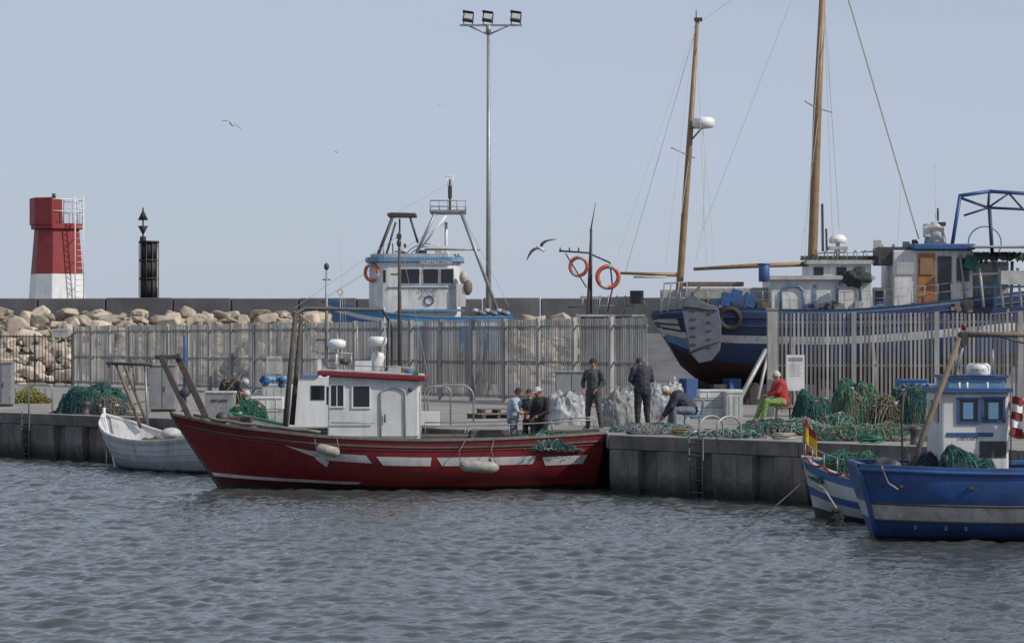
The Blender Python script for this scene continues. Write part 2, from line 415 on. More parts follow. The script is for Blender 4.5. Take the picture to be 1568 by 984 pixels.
# ------------------------------------------------------------------ breakwater
def rocks():
    import bmesh
    tm=[]
    for k in range(12):
        bm=bmesh.new(); rr=random.Random(k)
        for i in range(17):
            v=Vector((rr.gauss(0,1),rr.gauss(0,1),rr.gauss(0,1))).normalized()*rr.uniform(.75,1.05)
            v=Vector((max(-.72,min(.72,v.x))*1.3,max(-.7,min(.7,v.y))*1.1,max(-.6,min(.6,v.z))))
            bm.verts.new(v)
        bmesh.ops.convex_hull(bm,input=bm.verts)
        bmesh.ops.delete(bm,geom=[x for x in bm.verts if not x.link_faces],context='VERTS')
        bmesh.ops.bevel(bm,geom=bm.edges[:],offset=.05,segments=1,affect='EDGES')
        bm.verts.index_update(); tm.append(([v.co.copy() for v in bm.verts],[tuple(v.index for v in f.verts) for f in bm.faces])); bm.free()
    b=MB(); rr=random.Random(5)
    def put(x,y,z,s):
        v,f=rr.choice(tm); R=Matrix.Rotation(rr.uniform(0,6.28),3,'Z')@Matrix.Rotation(rr.uniform(-.5,.5),3,'X')@Matrix.Rotation(rr.uniform(-.4,.4),3,'Y')
        sc=Vector((s*rr.uniform(.8,1.3),s*rr.uniform(.8,1.2),s*rr.uniform(.65,.95)))
        b.add([Vector((x,y,z))+R@Vector((p.x*sc.x,p.y*sc.y,p.z*sc.z)) for p in v],f,'rock')
    def crest(x): return 3.85 if x<-12 else 3.45
    x=-48
    while x<6.5:
        for r in range(11):
            t=r/10; y=144+15*t; z=QZ-.1+crest(x)*t
            put(x+rr.uniform(-.5,.5),y+rr.uniform(-.5,.5),z+rr.uniform(-.25,.3),rr.uniform(.5,1.0))
        x+=.92
    for i in range(560):
        t=rr.random(); x=rr.uniform(-48,6.5); put(x,144+15*t,QZ+.25+crest(x)*t,rr.uniform(.2,.55))
    o=b.build('breakwater_rocks')
    c=MB(); c.prism([(-70,142,QZ-1),(-70,161,4.2),(-70,172,4.2),(-70,186,-2)],(140,0,0),'wallc'); c.build('breakwater_core',o)
    wl=MB(); x=-60; rr=random.Random(3)
    while x<60:
        l=rr.choice([3.6,3.6,4.2]); h=6.38+rr.uniform(-.05,.04); wl.bx(x,x+l-.07,162,164.2,4.1,h,'wallc'); x+=l
    wl.bx(-60,60,164.21,168,4.1,5.0,'wallc')
    wl.build('breakwater_wall',None,.05,1)
rocks()
# ------------------------------------------------------------------ lighthouse + beacon
def lighthouse():
    d=167; c=W(87,460,d); s=d/F; zb=c.z-.3; e=empty('red_lighthouse',(c.x,d,zb)); b=MB()
    def ring(half,z,rot=rad(24),cut=.28):
        pts=[]
        for i in range(4):
            a=rot+i*math.pi/2; ca,sa=math.cos(a),math.sin(a)
            for q in((1,-1+cut*2),(1,1-cut*2)):
                x,y=q[0]*half,q[1]*half
                pts.append(Vector((c.x+x*ca-y*sa,d+x*sa+y*ca,z)))
        return pts
    Z=lambda v:HC-(v-HY)*s
    lv=[(Z(462),1.66,'white2'),(Z(420),1.54,'white2'),(Z(420)+.001,1.53,'redl'),(Z(352),1.32,'redl'),(Z(351),1.52,'redl'),(Z(343),1.52,'redl')]
    R=[ring(h,z) for z,h,_ in lv]
    for i in range(len(R)-1):
        n=8; b.add(R[i]+R[i+1],[(j,(j+1)%n,n+(j+1)%n,n+j) for j in range(n)],lv[i][2])
    b.add(R[-1],[tuple(range(8))],'redl')
    b.build('tower',e,.03,1)
    p=MB()
    zt=Z(304); z0=Z(345); pts=ring(1.60,z0)
    cx=c.x
    for i in range(8):
        a,bb=pts[i],pts[(i+1)%8]
        if (a.x+bb.x)/2<cx-.25:
            iv=(Vector((cx,d,z0))-(a+bb)/2).normalized()*.15
            p.prism([a,bb,bb+iv,a+iv],(0,0,zt-z0),'redl')
    p.box((cx-.45,d,Z(325)),(1.4,1.9,Z(305)-Z(345)),'redl',Matrix.Rotation(rad(24),3,'Z'))
    p.build('parapet',e,.02,1)
    r=MB()
    rp=[q for q in ring(1.5,z0)]
    rail=[q for q in rp if q.x>cx-.5]
    rail.sort(key=lambda q:math.atan2(q.y-d,q.x-cx))
    for i in range(len(rail)-1):
        a,bb=rail[i],rail[i+1]
        for h in(.85,1.6): r.tube([a+Vector((0,0,h)),bb+Vector((0,0,h))],.03,'white2',6)
        for k in range(3):
            q=a.lerp(bb,k/2); r.tube([q,q+Vector((0,0,1.62))],.03,'white2',6)
    for u in(115,128): r.tube([W(u,458,d-1.62),W(u,300,d-1.6)],.035,'white2',6)
    v=455
    while v>305: r.tube([W(115,v,d-1.62),W(128,v,d-1.62)],.02,'white2',6); v-=9
    for v in (440,400,365):
        r.tube([W(115,v,d-1.62),W(115,v,d-.6)],.03,'white2',6)
    r.tube([(cx-.1,d-.5,Z(304)),(cx-.1,d-.5,Z(297))],.12,'dark',10)
    r.build('ladder_and_railing',e)
    q=MB(); q.bx(cx-2.4,cx+3.1,d-2.2,d+2.4,4.4,zb+.32,'conc'); q.build('base_slab',e,.04,1)
lighthouse()
def beacon():
    d=168.5; s=d/F; c=W(228,460,d); Z=lambda v:HC-(v-HY)*s; e=empty('cardinal_beacon',(c.x,d,Z(456))); b=MB()
    x=c.x
    for v0,v1,r in((460,456,.66),(456,428,.56),(428,425,.62),(425,400,.56),(400,397,.62),(397,372,.56),(372,369,.66)):
        b.tube([(x,d,Z(v0)),(x,d,Z(v1))],r,'black',20)
    for k in range(10):
        a=k*math.pi/5+.2; b.tube([(x+.62*math.cos(a),d+.62*math.sin(a),Z(456)),(x+.62*math.cos(a),d+.62*math.sin(a),Z(372))],.03,'dark',5)
    b.box((x+.58,d-.3,Z(410)),(.05,.05,2.6),'offwhite')
    X=W(219,400,d).x
    b.tube([(X,d,Z(372)),(X,d,Z(318))],.05,'black',8)
    b.tube([(X,d,Z(337)),(X,d,Z(321))],[.33,.02],'black',16)
    b.tube([(X,d,Z(360)),(X,d,Z(346))],[.02,.33],'black',16)
    b.tube([(X,d,Z(372)),(X,d,Z(362))],.2,'black',12)
    b.build('tower',e)
beacon()
# ------------------------------------------------------------------ fences
def fence(name,a,c,h,panel=2.5,slat=.066,gap=.060,thin=False,m='slat'):
    a=Vector(a);c=Vector(c); d=c-a; ln=d.length; d.normalize(); R=Matrix.Rotation(math.atan2(d.y,d.x),3,'Z'); n=Vector((-d.y,d.x))
    e=empty(name,(a.x,a.y,QZ)); b=MB(); s=0; rr=random.Random(1)
    while s<ln:
        p=a+d*s; b.box((p.x,p.y,QZ+h/2+.03),(.15 if not thin else .06,.18 if not thin else .06,h+.06),'slat' if not thin else 'dark',R); s+=panel
    s=slat
    while s<ln:
        p=a+d*s
        if (s%panel)>.12 and (s%panel)<panel-.08:
            Rr=R@Matrix.Rotation(rr.uniform(-.35,.35),3,'Z')@Matrix.Rotation(rr.uniform(-.006,.006),3,'Y')
            b.box((p.x,p.y,QZ+.08+h/2+rr.uniform(-.015,.015)),(slat,.02,h-.12),m,Rr)
        s+=slat+gap
    for z in(.25,h*.5,h-.25) if not thin else(.2,h-.1):
        q=a+d*ln/2+n*.05; b.box((q.x,q.y,QZ+z),(ln,.05,.07),m,R)
    b.build('slats',e)
    return e
fence('metal_slat_fence',(-23.1,138),(4.68,90.8),3.12)
fence('metal_slat_fence',(7.95,80),(24,78.2),3.14)
fence('bar_fence',(-23.3,138.3),(-45,145),2.7,2.2,.03,.16,True,'dark')
def gatepost():
    e=empty('gate_post',(8.0,79.9,QZ)); b=MB(); b.bx(7.8,8.1,79.7,80.0-.02,QZ,QZ+3.25,'slat'); b.bx(7.77,8.13,79.67,80,QZ+3.25,QZ+3.31,'steel'); b.build('post',e,.01,1)
gatepost()
def signboard(name,u,v0,v1,d,wd,base=True,m='white2'):
    p=W(u,v0,d); q=W(u,v1,d); e=empty(name,(p.x,d,QZ)); b=MB()
    b.bx(p.x-wd/2,p.x+wd/2,d-.02,d+.01,q.z,p.z,m); b.bx(p.x-wd/2+.06,p.x+wd/2-.06,d-.026,d-.02,p.z-.20,p.z-.08,'steel')
    for k in range(6):
        z=p.z-.28-.07*k
        if z>q.z+.06: b.bx(p.x-wd/2+.08,p.x+wd/2-.1-.05*(k%2),d-.025,d-.02,z-.014,z,'steel')
    if base:
        for s_ in(-1,1): b.tube([(p.x+s_*wd*.35,d+.04,QZ),(p.x+s_*wd*.35,d+.04,p.z)],.03,'steel',8)
    b.build('board',e)
signboard('notice_board',420,545,572,103,.62,True,'offwhite')
signboard('notice_board',1218,543,598,79.3,.55,False,'white')
signboard('notice_board',92,503,516,136.5,.85,True,'offwhite')
# ------------------------------------------------------------------ light mast
def lightmast():
    d=125; p=W(748,40,d); e=empty('floodlight_mast',(p.x,d,QZ)); b=MB()
    b.tube([(p.x,d,QZ),(p.x,d,p.z)],[.15,.075],'steel',14)
    b.tube([(p.x,d,p.z-.4),(p.x,d,p.z+.05)],.13,'steel',12)
    a=W(704,39,d); c=W(799,39,d); b.box(((a.x+c.x)/2,d,a.z),(c.x-a.x,.12,.09),'steel')
    b.tube([(p.x-1.0,d,a.z),(p.x,d,a.z-.45)],.04,'steel',6); b.tube([(p.x+1.0,d,a.z),(p.x,d,a.z-.45)],.04,'steel',6)
    b.build('pole',e)
    f=MB()
    for u in(717,747,790):
        q=W(u,27,d); R=Matrix.Rotation(rad(-22),3,'X')@Matrix.Rotation(rad(10),3,'Y')
        f.box(q,(.5,.22,.42),'dark',R); f.box(q+R@Vector((0,-.13,0)),(.40,.03,.30),'offwhite',R); f.box(q+Vector((0,.02,.24)),(.54,.3,.04),'dark',R)
        for s_ in(-1,1): f.tube([q+Vector((s_*.25,0,.0)),W(u,39,d)+Vector((s_*.2,0,0))],.03,'dark',6)
    f.build('floodlights',e,.02,1)
lightmast()
# ------------------------------------------------------------------ nets
def mheight(x,y,w,dp,h,seed):
    rn=math.hypot(x/(w/2),y/(dp/2))
    n1=noise.noise(Vector((x*1.3+seed*3.1,y*1.3,seed)))
    n2=noise.noise(Vector((x*3.8+seed,y*3.8,seed*.7)))
    n3=noise.noise(Vector((x*10+seed,y*10,seed*.3)))
    pr=max(0,1-min(rn,1)**3.6)**.55
    return max(0,h*pr*(.86+.30*n1+.22*n2+.09*n3))
def mound(w,dp,h,seed,nr=20,na=60):
    vs=[Vector((0,0,mheight(0,0,w,dp,h,seed)))];fs=[]
    for i in range(1,nr+1):
        r=(i/nr)**.75
        for j in range(na):
            a=2*math.pi*j/na
            k=r*(1+.16*noise.noise(Vector((math.cos(a)*1.5+seed,math.sin(a)*1.5,seed*.37))))
            x=k*math.cos(a)*w/2; y=k*math.sin(a)*dp/2
            vs.append(Vector((x,y,mheight(math.cos(a)*r*w/2,math.sin(a)*r*dp/2,w,dp,h,seed) if i<nr else 0)))
    for j in range(na): fs.append((0,1+j,1+(j+1)%na))
    for i in range(nr-1):
        for j in range(na): fs.append((1+i*na+j,1+(i+1)*na+j,1+(i+1)*na+(j+1)%na,1+i*na+(j+1)%na))
    return vs,fs
def netpile(name,par,cx,cy,w,dp,h,m1,m2,m3,seed,zbase=QZ,floats=0,fm='orange',ropes=60):
    e=par if par is not None else empty(name,(cx,cy,zbase))
    b=MB(); vs,fs=mound(w,dp,h,seed); O=Vector((cx,cy,zbase)); b.add([v+O for v in vs],fs,m2,True)
    b.build('net_mass',e)
    rr=random.Random(seed)
    # draped diamond mesh over the whole heap, polar sheet with irregular cells
    g=MB(); V=[];Fc=[]; na=int(2*math.pi*max(w,dp)/2/.085)+10; nr=int((max(w,dp)/2+h)/.075)+4
    for i in range(nr+1):
        r=(i/nr)**.7*1.03
        for j in range(na):
            a=2*math.pi*(j+.5*(i%2)+rr.uniform(-.32,.32)+1.2*noise.noise(Vector((i*.35,j*.2,seed))))/na
            x=math.cos(a)*r*w/2;y=math.sin(a)*r*dp/2
            k=1.05
            V.append(O+Vector((x*k,y*k,max(.01,mheight(x,y,w,dp,h,seed)*1.03+.02+rr.uniform(-.015,.04)))))
    for i in range(1,nr):
        for j in range(na):
            if rr.random()<.92: Fc.append((i*na+j,(i+1)*na+j,(i+1)*na+(j+1)%na,i*na+(j+1)%na))
    g.add(V,Fc,m1); o=g.build('net_mesh',e); wf=o.modifiers.new('w','WIREFRAME'); wf.thickness=.015; wf.use_replace=True
    t=MB()
    def surf(x,y):
        rn=math.hypot(x/(w/2),y/(dp/2))
        return mheight(x,y,w,dp,h,seed) if rn<1 else 0
    for k in range(ropes):
        a=rr.uniform(0,6.28); r=rr.random()**.5; x,y=r*math.cos(a)*w/2,r*math.sin(a)*dp/2; hd=rr.uniform(0,6.28); pts=[]; lift=rr.uniform(.02,.09)
        for i in range(14):
            rn=math.hypot(x/(w/2),y/(dp/2)); 
            if rn>1.1: hd+=2.2
            pts.append(O+Vector((x*1.04,y*1.04,max(.015,surf(x,y)+lift+.03*math.sin(i*1.3+k))))); hd+=rr.uniform(-.9,.9); s_=.04+.05*rr.random(); x+=math.cos(hd)*s_*1.2; y+=math.sin(hd)*s_
        t.tube(pts,rr.choice([.006,.008,.010,.016]),rr.choice([m1,m3,m3,m1,m2]),5)
    for k in range(floats):
        a=rr.uniform(3.3,6.1); r=rr.uniform(.2,.95); x,y=r*math.cos(a)*w/2,r*math.sin(a)*dp/2
        t.ell(O+Vector((x,y,mheight(x,y,w,dp,h,seed)+.05)),(.07,.05,.05),fm if rr.random()<.6 else 'offwhite',nu=10,nv=6)
    t.build('ropes_and_floats',e)
    return e
# ------------------------------------------------------------------ RED BOAT
def redboat():
    d=65.0; e=empty('red_fishing_boat',(-3,d,0))
    pm=bands('red_hull_paint',[(0,(.06,.008,.008)),(.345,(.5,.5,.48)),(.385,(.17,.013,.018)),(.93,(.12,.010,.014))],.42,.28,.42)
    H=Hull((2.29,d),(-1,0),(0,10.72),(.33,9.2),
      [(0,1.38),(.19,1.27),(.41,1.22),(.64,1.30),(.74,1.40),(.88,1.56),(1,1.80)],
      [(0,-.45),(1,-.5)],
      [(0,1.02),(.12,1.32),(.35,1.55),(.6,1.45),(.8,.98),(.92,.45),(1,.05)],
      [(0,2.6),(.4,3.6),(.7,2.2),(.9,1.35),(1,1.15)],deck=.70)
    H.build(e,pm,capw=.12,caph=.06,nt=60,nv=26)
    b=MB()
    for side in(-1,1):
        H.line(b,.90,.035,'wood_d',side,.0,.985)
        H.line(b,.86,.022,'redp',side,.0,.98)
    H.patch(b,[(.0,.335),(.62,.335),(.60,.39),(.0,.39)],'redp',-1,40,.004)
    fl='mark'
    for (t0,t1,v0,v1) in((.405,.528,.64,.765),(.268,.385,.64,.765),(.158,.26,.64,.755),(.035,.135,.61,.73)):
        H.patch(b,[(t0+.008,v0),(t1+.0,v0),(t1+.008,v1),(t0,v1)],fl,off=.008)
    H.patch(b,[(.553,.665),(.655,.68),(.70,.80),(.56,.775)],fl,off=.008)
    H.patch(b,[(.658,.66),(.672,.58),(.69,.70),(.67,.74)],fl,off=.010)
    H.patch(b,[(.672,.70),(.70,.74),(.75,.84),(.70,.80)],fl,off=.012)
    b.tube([H.S(1,v/12,0,0)+Vector((-.02,0,0)) for v in range(13)]+[H.S(1,1,0)+Vector((-.06,0,.14))],.05,'wood_d',8)
    b.build('strakes_and_marks',e)
    t=text(e,'hull_number','3-AL-2-5-69',(0,0,0),.20,'black'); 
    P=H.S(.83,.78,-1,.02); Q=H.S(.80,.78,-1,.02); dv=(Q-P); t.location=P+Vector((.3,-.10,-.02)); t.rotation_euler=(rad(82),0,math.atan2(dv.y,dv.x))
    c=MB(); x0,x1,y0,y1=-4.55,-2.3,64.15,65.85
    c.prism([(x0,y0,.6),(x1,y0,.6),(x1,y0,2.68),(x0+.05,y0,2.80)],(0,y1-y0,0),'white')
    c.build('wheelhouse',e,.04,3)
    c=MB(); R=Matrix.Rotation(rad(3.0),3,'Y')
    c.box(((x0+x1)/2-.02,65,2.80),(2.65,2.0,.12),'redp',R); c.box(((x0+x1)/2-.02,65,2.875),(2.5,1.85,.04),'offwhite',R)
    c.build('roof',e,.02,2)
    c=MB()
    window(c,-4.45,-4.14,y0,2.05,2.56); window(c,-3.90,-3.50,y0,2.03,2.54)
    c.bx(-4.31,-4.29,y0-.02,y0,2.05,2.56,'white2')
    dx0,dx1=-3.22,-2.62; pts=[Vector((dx0,y0-.02,.95)),Vector((dx0,y0-.02,2.35))]
    for i in range(1,8):
        a=math.pi-math.pi*i/8; pts.append(Vector(((dx0+dx1)/2+.3*math.cos(a),y0-.02,2.35+.16*math.sin(a))))
    pts+=[Vector((dx1,y0-.02,2.35)),Vector((dx1,y0-.02,.95))]
    c.tube(pts,.022,'offwhite',6); c.tube([(dx0+.1,y0-.04,1.65),(dx0+.1,y0-.04,1.85)],.02,'dark',6)
    for i in range(3): c.box((x0-.006,64.5+.5*i,2.3),(.03,.38,.45),'glass')
    c.tube([(x0+.1,y0-.05,1.65),(dx0-.15,y0-.05,1.65)],.014,'steel',6)
    c.bx(-2.302,-2.27,64.5,65.4,.9,2.4,'offwhite')
    c.bx(x0-.01,x1+.01,y0-.018,y0,1.30,1.335,'offwhite'); c.ell((-2.5,y0-.03,2.45),(.05,.04,.06),'dark')
    c.build('windows_and_door',e)
    g=MB(); 
    p=W(578,545,65); g.tube([p+Vector((-.12,0,-.5)),p+Vector((.02,0,0)),p+Vector((.05,0,.1))],[.16,.17,.12],'white',12)
    g.tube([W(578,530,65),W(578,524,65),W(578,517,65),W(578,515,65)],[.18,.24,.24,.15],'white2',18)
    g.box(W(556,560,64.6),(.4,.3,.25),'white'); g.ell(W(565,548,65.3),(.13,.13,.11),'offwhite')
    g.tube([W(540,571,65),W(537,540,65)],.018,'steel',6); g.ell(W(641,577,64.4),(.09,.06,.07),'dark')
    # searchlight, horn, nav lights, aerials, tub and rope on the roof
    g.tube([W(527,570,64.5),W(527,556,64.5)],.02,'steel',6); g.tube([W(522,553,64.45),W(532,553,64.55)],[.07,.10],'dark',12)
    g.box(W(508,565,64.9),(.22,.3,.12),'wood'); g.box(W(603,565,64.9),(.35,.3,.16),'offwhite'); g.ell(W(626,570,64.7),(.12,.12,.08),'bluep')
    for u,m_ in((497,'redp'),(637,'green')): g.box(W(u,573,64.1),(.12,.08,.12),m_)
    g.tube([W(590,566,65.6),W(589,470,65.6)],.010,'white2',5); g.tube([W(548,566,65.6),W(547,500,65.6)],.008,'white2',5); g.tube([W(532,566,65.5),W(528,455,65.5)],.006,'wire',4)
    g.torus(W(620,567,65.2),(0,.2,1),.18,.03,['netb'],16,6)
    g.tube([W(500,568,64.15),W(500,558,64.15),W(635,563,64.15),W(635,573,64.15)],.012,'steel',6)
    g.tube([W(612,572,65),W(612,480,65),W(611,355,65)],[.055,.05,.025],'wood_d',10)
    g.tube([W(604,385,65),W(619,385,65)],.015,'dark',6); g.ell(W(611,372,65),(.06,.06,.1),'dark')
    g.tube([W(598,420,65),W(611,420,65)],.02,'dark',6); g.box(W(611,362,65),(.12,.1,.12),'dark')
    g.tube([W(612,360,65),W(450,472,65)],.007,'wire',4); g.tube([W(611,360,65),W(655,572,65.4)],.007,'wire',4); g.tube([W(452,480,64.2),W(310,640,64.6)],.008,'wire',4)
    a=W(452,480,64.2);bb=W(436,662,64.2); g.tube([bb,W(444,570,64.2),a],[.07,.06,.05],'wood_d',10)
    a2=W(462,477,66);b2=W(447,650,66); g.tube([b2,a2],[.07,.05],'wood_d',10)
    g.tube([W(450,482,64.2),W(466,472,65),W(585,474,65)],.05,'dark',8); g.tube([W(585,474,65),W(596,490,65),W(592,567,64.4)],.035,'dark',8)
    g.tube([W(585,474,65),W(600,500,65.8),W(600,567,65.8)],.03,'dark',8)
    g.tube([a,a2],.04,'dark',8); g.tube([W(447,505,64.2),W(457,505,66)],.03,'dark',8)
    for i in range(6): 
        q=W(452+i*4,482+i*3,64.6); g.torus(q,(0.3,1,.1),.09,.014,['rope'],16,6)
    g.build('masts_and_gear',e)
    k=MB()
    for dd in(64.45,65.55):
        k.box((W(268,592,dd)),(.14,.10,1.72),'wood_d',Matrix.Rotation(rad(-25),3,'Y'))
        k.box((W(293,590,dd)),(.16,.10,1.72),'wood_d',Matrix.Rotation(rad(-25),3,'Y'))
        k.box(W(258,546,dd),(.62,.09,.10),'wood_d')
    k.tube([W(240,545,64.3),W(244,545,65.7)],.05,'dark',8); k.tube([W(276,548,64.3),W(276,548,65.7)],.06,'dark',8)
    k.tube([W(284,600,64.4),W(284,600,65.6)],.13,'dark',14)
    k.build('bow_gallows',e,.015,1)
    k=MB()
    k.tube([W(340,640,64.6),W(340,640,65.4)],.16,'dark',14); k.box(W(370,650,65),(.5,.6,.4),'wood_d')
    k.box((-5.5,65,1.0),(.9,.9,.55),'wood'); k.box((1.2,65,.95),(.9,1.1,.5),'offwhite'); k.box((-.8,65.6,.95),(.7,.5,.5),'bluep')
    up=Vector((0,0,.30))
    for sd_ in(-1,1):
        rl=[H.S(t,1,sd_,-.06,.06) for t in [.02+.4*i/8 for i in range(9)]]
        k.tube([p+up for p in rl],.016,'steel',6)
        for p in rl[::2]: k.tube([p,p+up],.014,'steel',6)
    k.tube([H.S(.95-.3*i/10,1,-1,-.1,.12+.02*(i%2)) for i in range(11)],.035,'cap',8)
    k.build('deck_gear',e)
    f=MB()
    A=W(484,685,63.5);B=W(520,693,63.45)
    def fend(A,B,r):
        q=[A.lerp(B,t) for t in(0,.06,.15,.5,.85,.94,1)]; f.tube(q,[r*.25,r*.7,r,r*1.02,r,r*.7,r*.25],'fender',14)
    fend(A,B,.125); fend(W(703,712,63.28),W(764,716,63.28),.14)
    f.tube([W(705,712,63.3),W(703,690,63.3),H.S(.32,1,-1,.02)],.012,'netb',6); f.tube([W(762,715,63.3),W(752,690,63.3),H.S(.255,1,-1,.02)],.012,'netb',6)
    f.tube([A,W(482,672,63.5),],.012,'netb',6); f.tube([B,W(516,672,63.5)],.012,'netb',6)
    f.build('fenders',e)
    netpile(None,e,.7,64.0,2.0,.8,.42,'nett','netd','netgrey',41,zbase=.95,ropes=50)
    return e
redboat()
# ------------------------------------------------------------------ white boat left
def whiteboat():
    b0=Vector((-11.9,76.2)); D=-Vector((QD.x,QD.y)); L_=6.2; P0=b0-D*L_
    e=empty('white_wooden_boat',(P0.x,P0.y,0))
    pm=bands('white_hull_paint',[(0,(.05,.05,.06)),(.30,(.12,.2,.32)),(.335,(.40,.43,.46))],.5,.2,.5)
    H=Hull(P0,D,(0,L_),(.25,L_-.75),[(0,1.05),(.4,.85),(.75,1.02),(1,1.5)],[(0,-.35),(1,-.35)],
      [(0,.75),(.3,1.08),(.6,1.12),(.85,.75),(1,.05)],[(0,2.6),(.5,3.2),(.8,2.2),(1,1.3)],deck=.45)
    H.build(e,pm,deckm='offwhite',capm='white',inner='white',capw=.07)
    b=MB()
    for side in(-1,1):
        for v in(.55,.68,.80,.91): H.line(b,v,.012,'offwhite',side,.01,.98)
        H.line(b,.96,.03,'offwhite',side,.01,.98)
    b.tube([H.S(1,i/8,0) for i in range(9)]+[H.S(1,1,0,0,.22)],.045,'white',8)
    for t in(.3,.5,.7): b.box(H.S(t,1,0,0,-.22),(.28,1.7,.05),'wood',Matrix.Rotation(math.atan2(D.y,D.x),3,'Z'))
    b.build('planking',e)
    g=MB()
    g.tube([W(164,556,75.6),W(232,558,74.8)],.045,'dark',8)
    g.tube([W(178,557,75.5),W(216,655,75.2)],.05,'wood',8); g.tube([W(190,557,76.2),W(226,650,75.8)],.045,'wood',8)
    g.tube([W(222,557,75.0),W(226,650,74.6)],.035,'steel',8); g.tube([W(203,560,75.2),W(207,600,75.2)],.02,'dark',6)
    for u in(166,200,231): g.tube([W(u,547,75.4),W(u+1,562,75.4)],.03,'dark',6)
    g.tube([W(200,620,75.4),W(228,612,75)],.02,'steel',6)
    g.ell(W(262,664,73.2),(.3,.35,.18),'offwhite'); g.box(W(300,655,72.4),(.5,.5,.35),'offwhite')
    g.build('gallows_and_gear',e)
    netpile(None,e,-10.2,74.3,.9,.8,.4,'netb','netd','netgrey',44,zbase=.5,ropes=25)
    m=MB(); a=H.S(1,.9,0); q=W(163,722,77); m.tube([a,a.lerp(q,.5)-Vector((0,0,.12)),q-Vector((0,0,.1))],.015,'rope',6); m.build('line',e)
whiteboat()
def greenboat():
    D=-Vector((QD.x,QD.y)); c=Vector((-5.75,69.55)); L_=6.0; P0=c-D*L_/2
    e=empty('small_white_green_boat',(c.x,c.y,0))
    pm=bands('green_white_hull_paint',[(0,(.04,.04,.04)),(.30,(.5,.52,.52)),(.78,(.02,.13,.07))],.5,.15,.3)
    H=Hull(P0,D,(0,L_),(.2,L_-.6),[(0,1.25),(.5,1.15),(1,1.65)],[(0,-.35),(1,-.35)],[(0,.7),(.35,1.0),(.7,.85),(1,.05)],[(0,2.6),(.5,3.2),(.8,2.2),(1,1.3)],deck=.6)
    H.build(e,pm,deckm='offwhite',capm='green',inner='white')
    b=MB(); d=69.3
    P=[W(444,590,d),W(441,655,d),W(520,655,d),W(520,575,d),W(470,575,d)]
    b.prism(P,(0,1.2,0),'white2'); b.build('wheelhouse',e,.04,2)
    b=MB(); 
    b.prism([W(476,590,d-.015),W(476,612,d-.015),W(497,612,d-.015),W(497,590,d-.015)],(0,.01,0),'glass')
    b.prism([W(488,573,d-.05),W(488,577,d-.05),W(462,577,d-.05),W(462,573,d-.05)],(0,1.3,0),'bluel')
    b.tube([W(500,560,69.8),W(500,480,69.8),W(500,405,69.8)],[.05,.04,.025],'steel',8); b.ell(W(500,408,69.8),(.07,.07,.1),'dark')
    for v,ww in((428,6),(462,8),(520,16)): b.tube([W(500-ww,v,69.8),W(500+ww,v,69.8)],.018,'dark',6)
    b.box(W(489,555,69.8),(.1,.1,.5),'white2'); b.tube([W(484,541,69.8),W(540,541,69.8)],.02,'steel',6)
    b.tube([W(515,534,69.8),W(515,528,69.8),W(515,522,69.8),W(515,519,69.8)],[.2,.26,.25,.12],'white2',18)
    b.tube([W(515,560,69.8),W(515,534,69.8)],.03,'white2',8)
    b.torus(W(521,447,69.8),(0,1,0),.07,.01,['steel'],16,6); b.tube([W(521,540,69.8),W(521,450,69.8)],.012,'steel',6)
    b.tube([W(526,540,69.8),W(522,360,69.8)],[.01,.005],'wire',5)
    b.box(W(655,640,67.8),(.6,.4,.35),'white2'); 
    b.build('mast_and_radar',e)
greenboat()
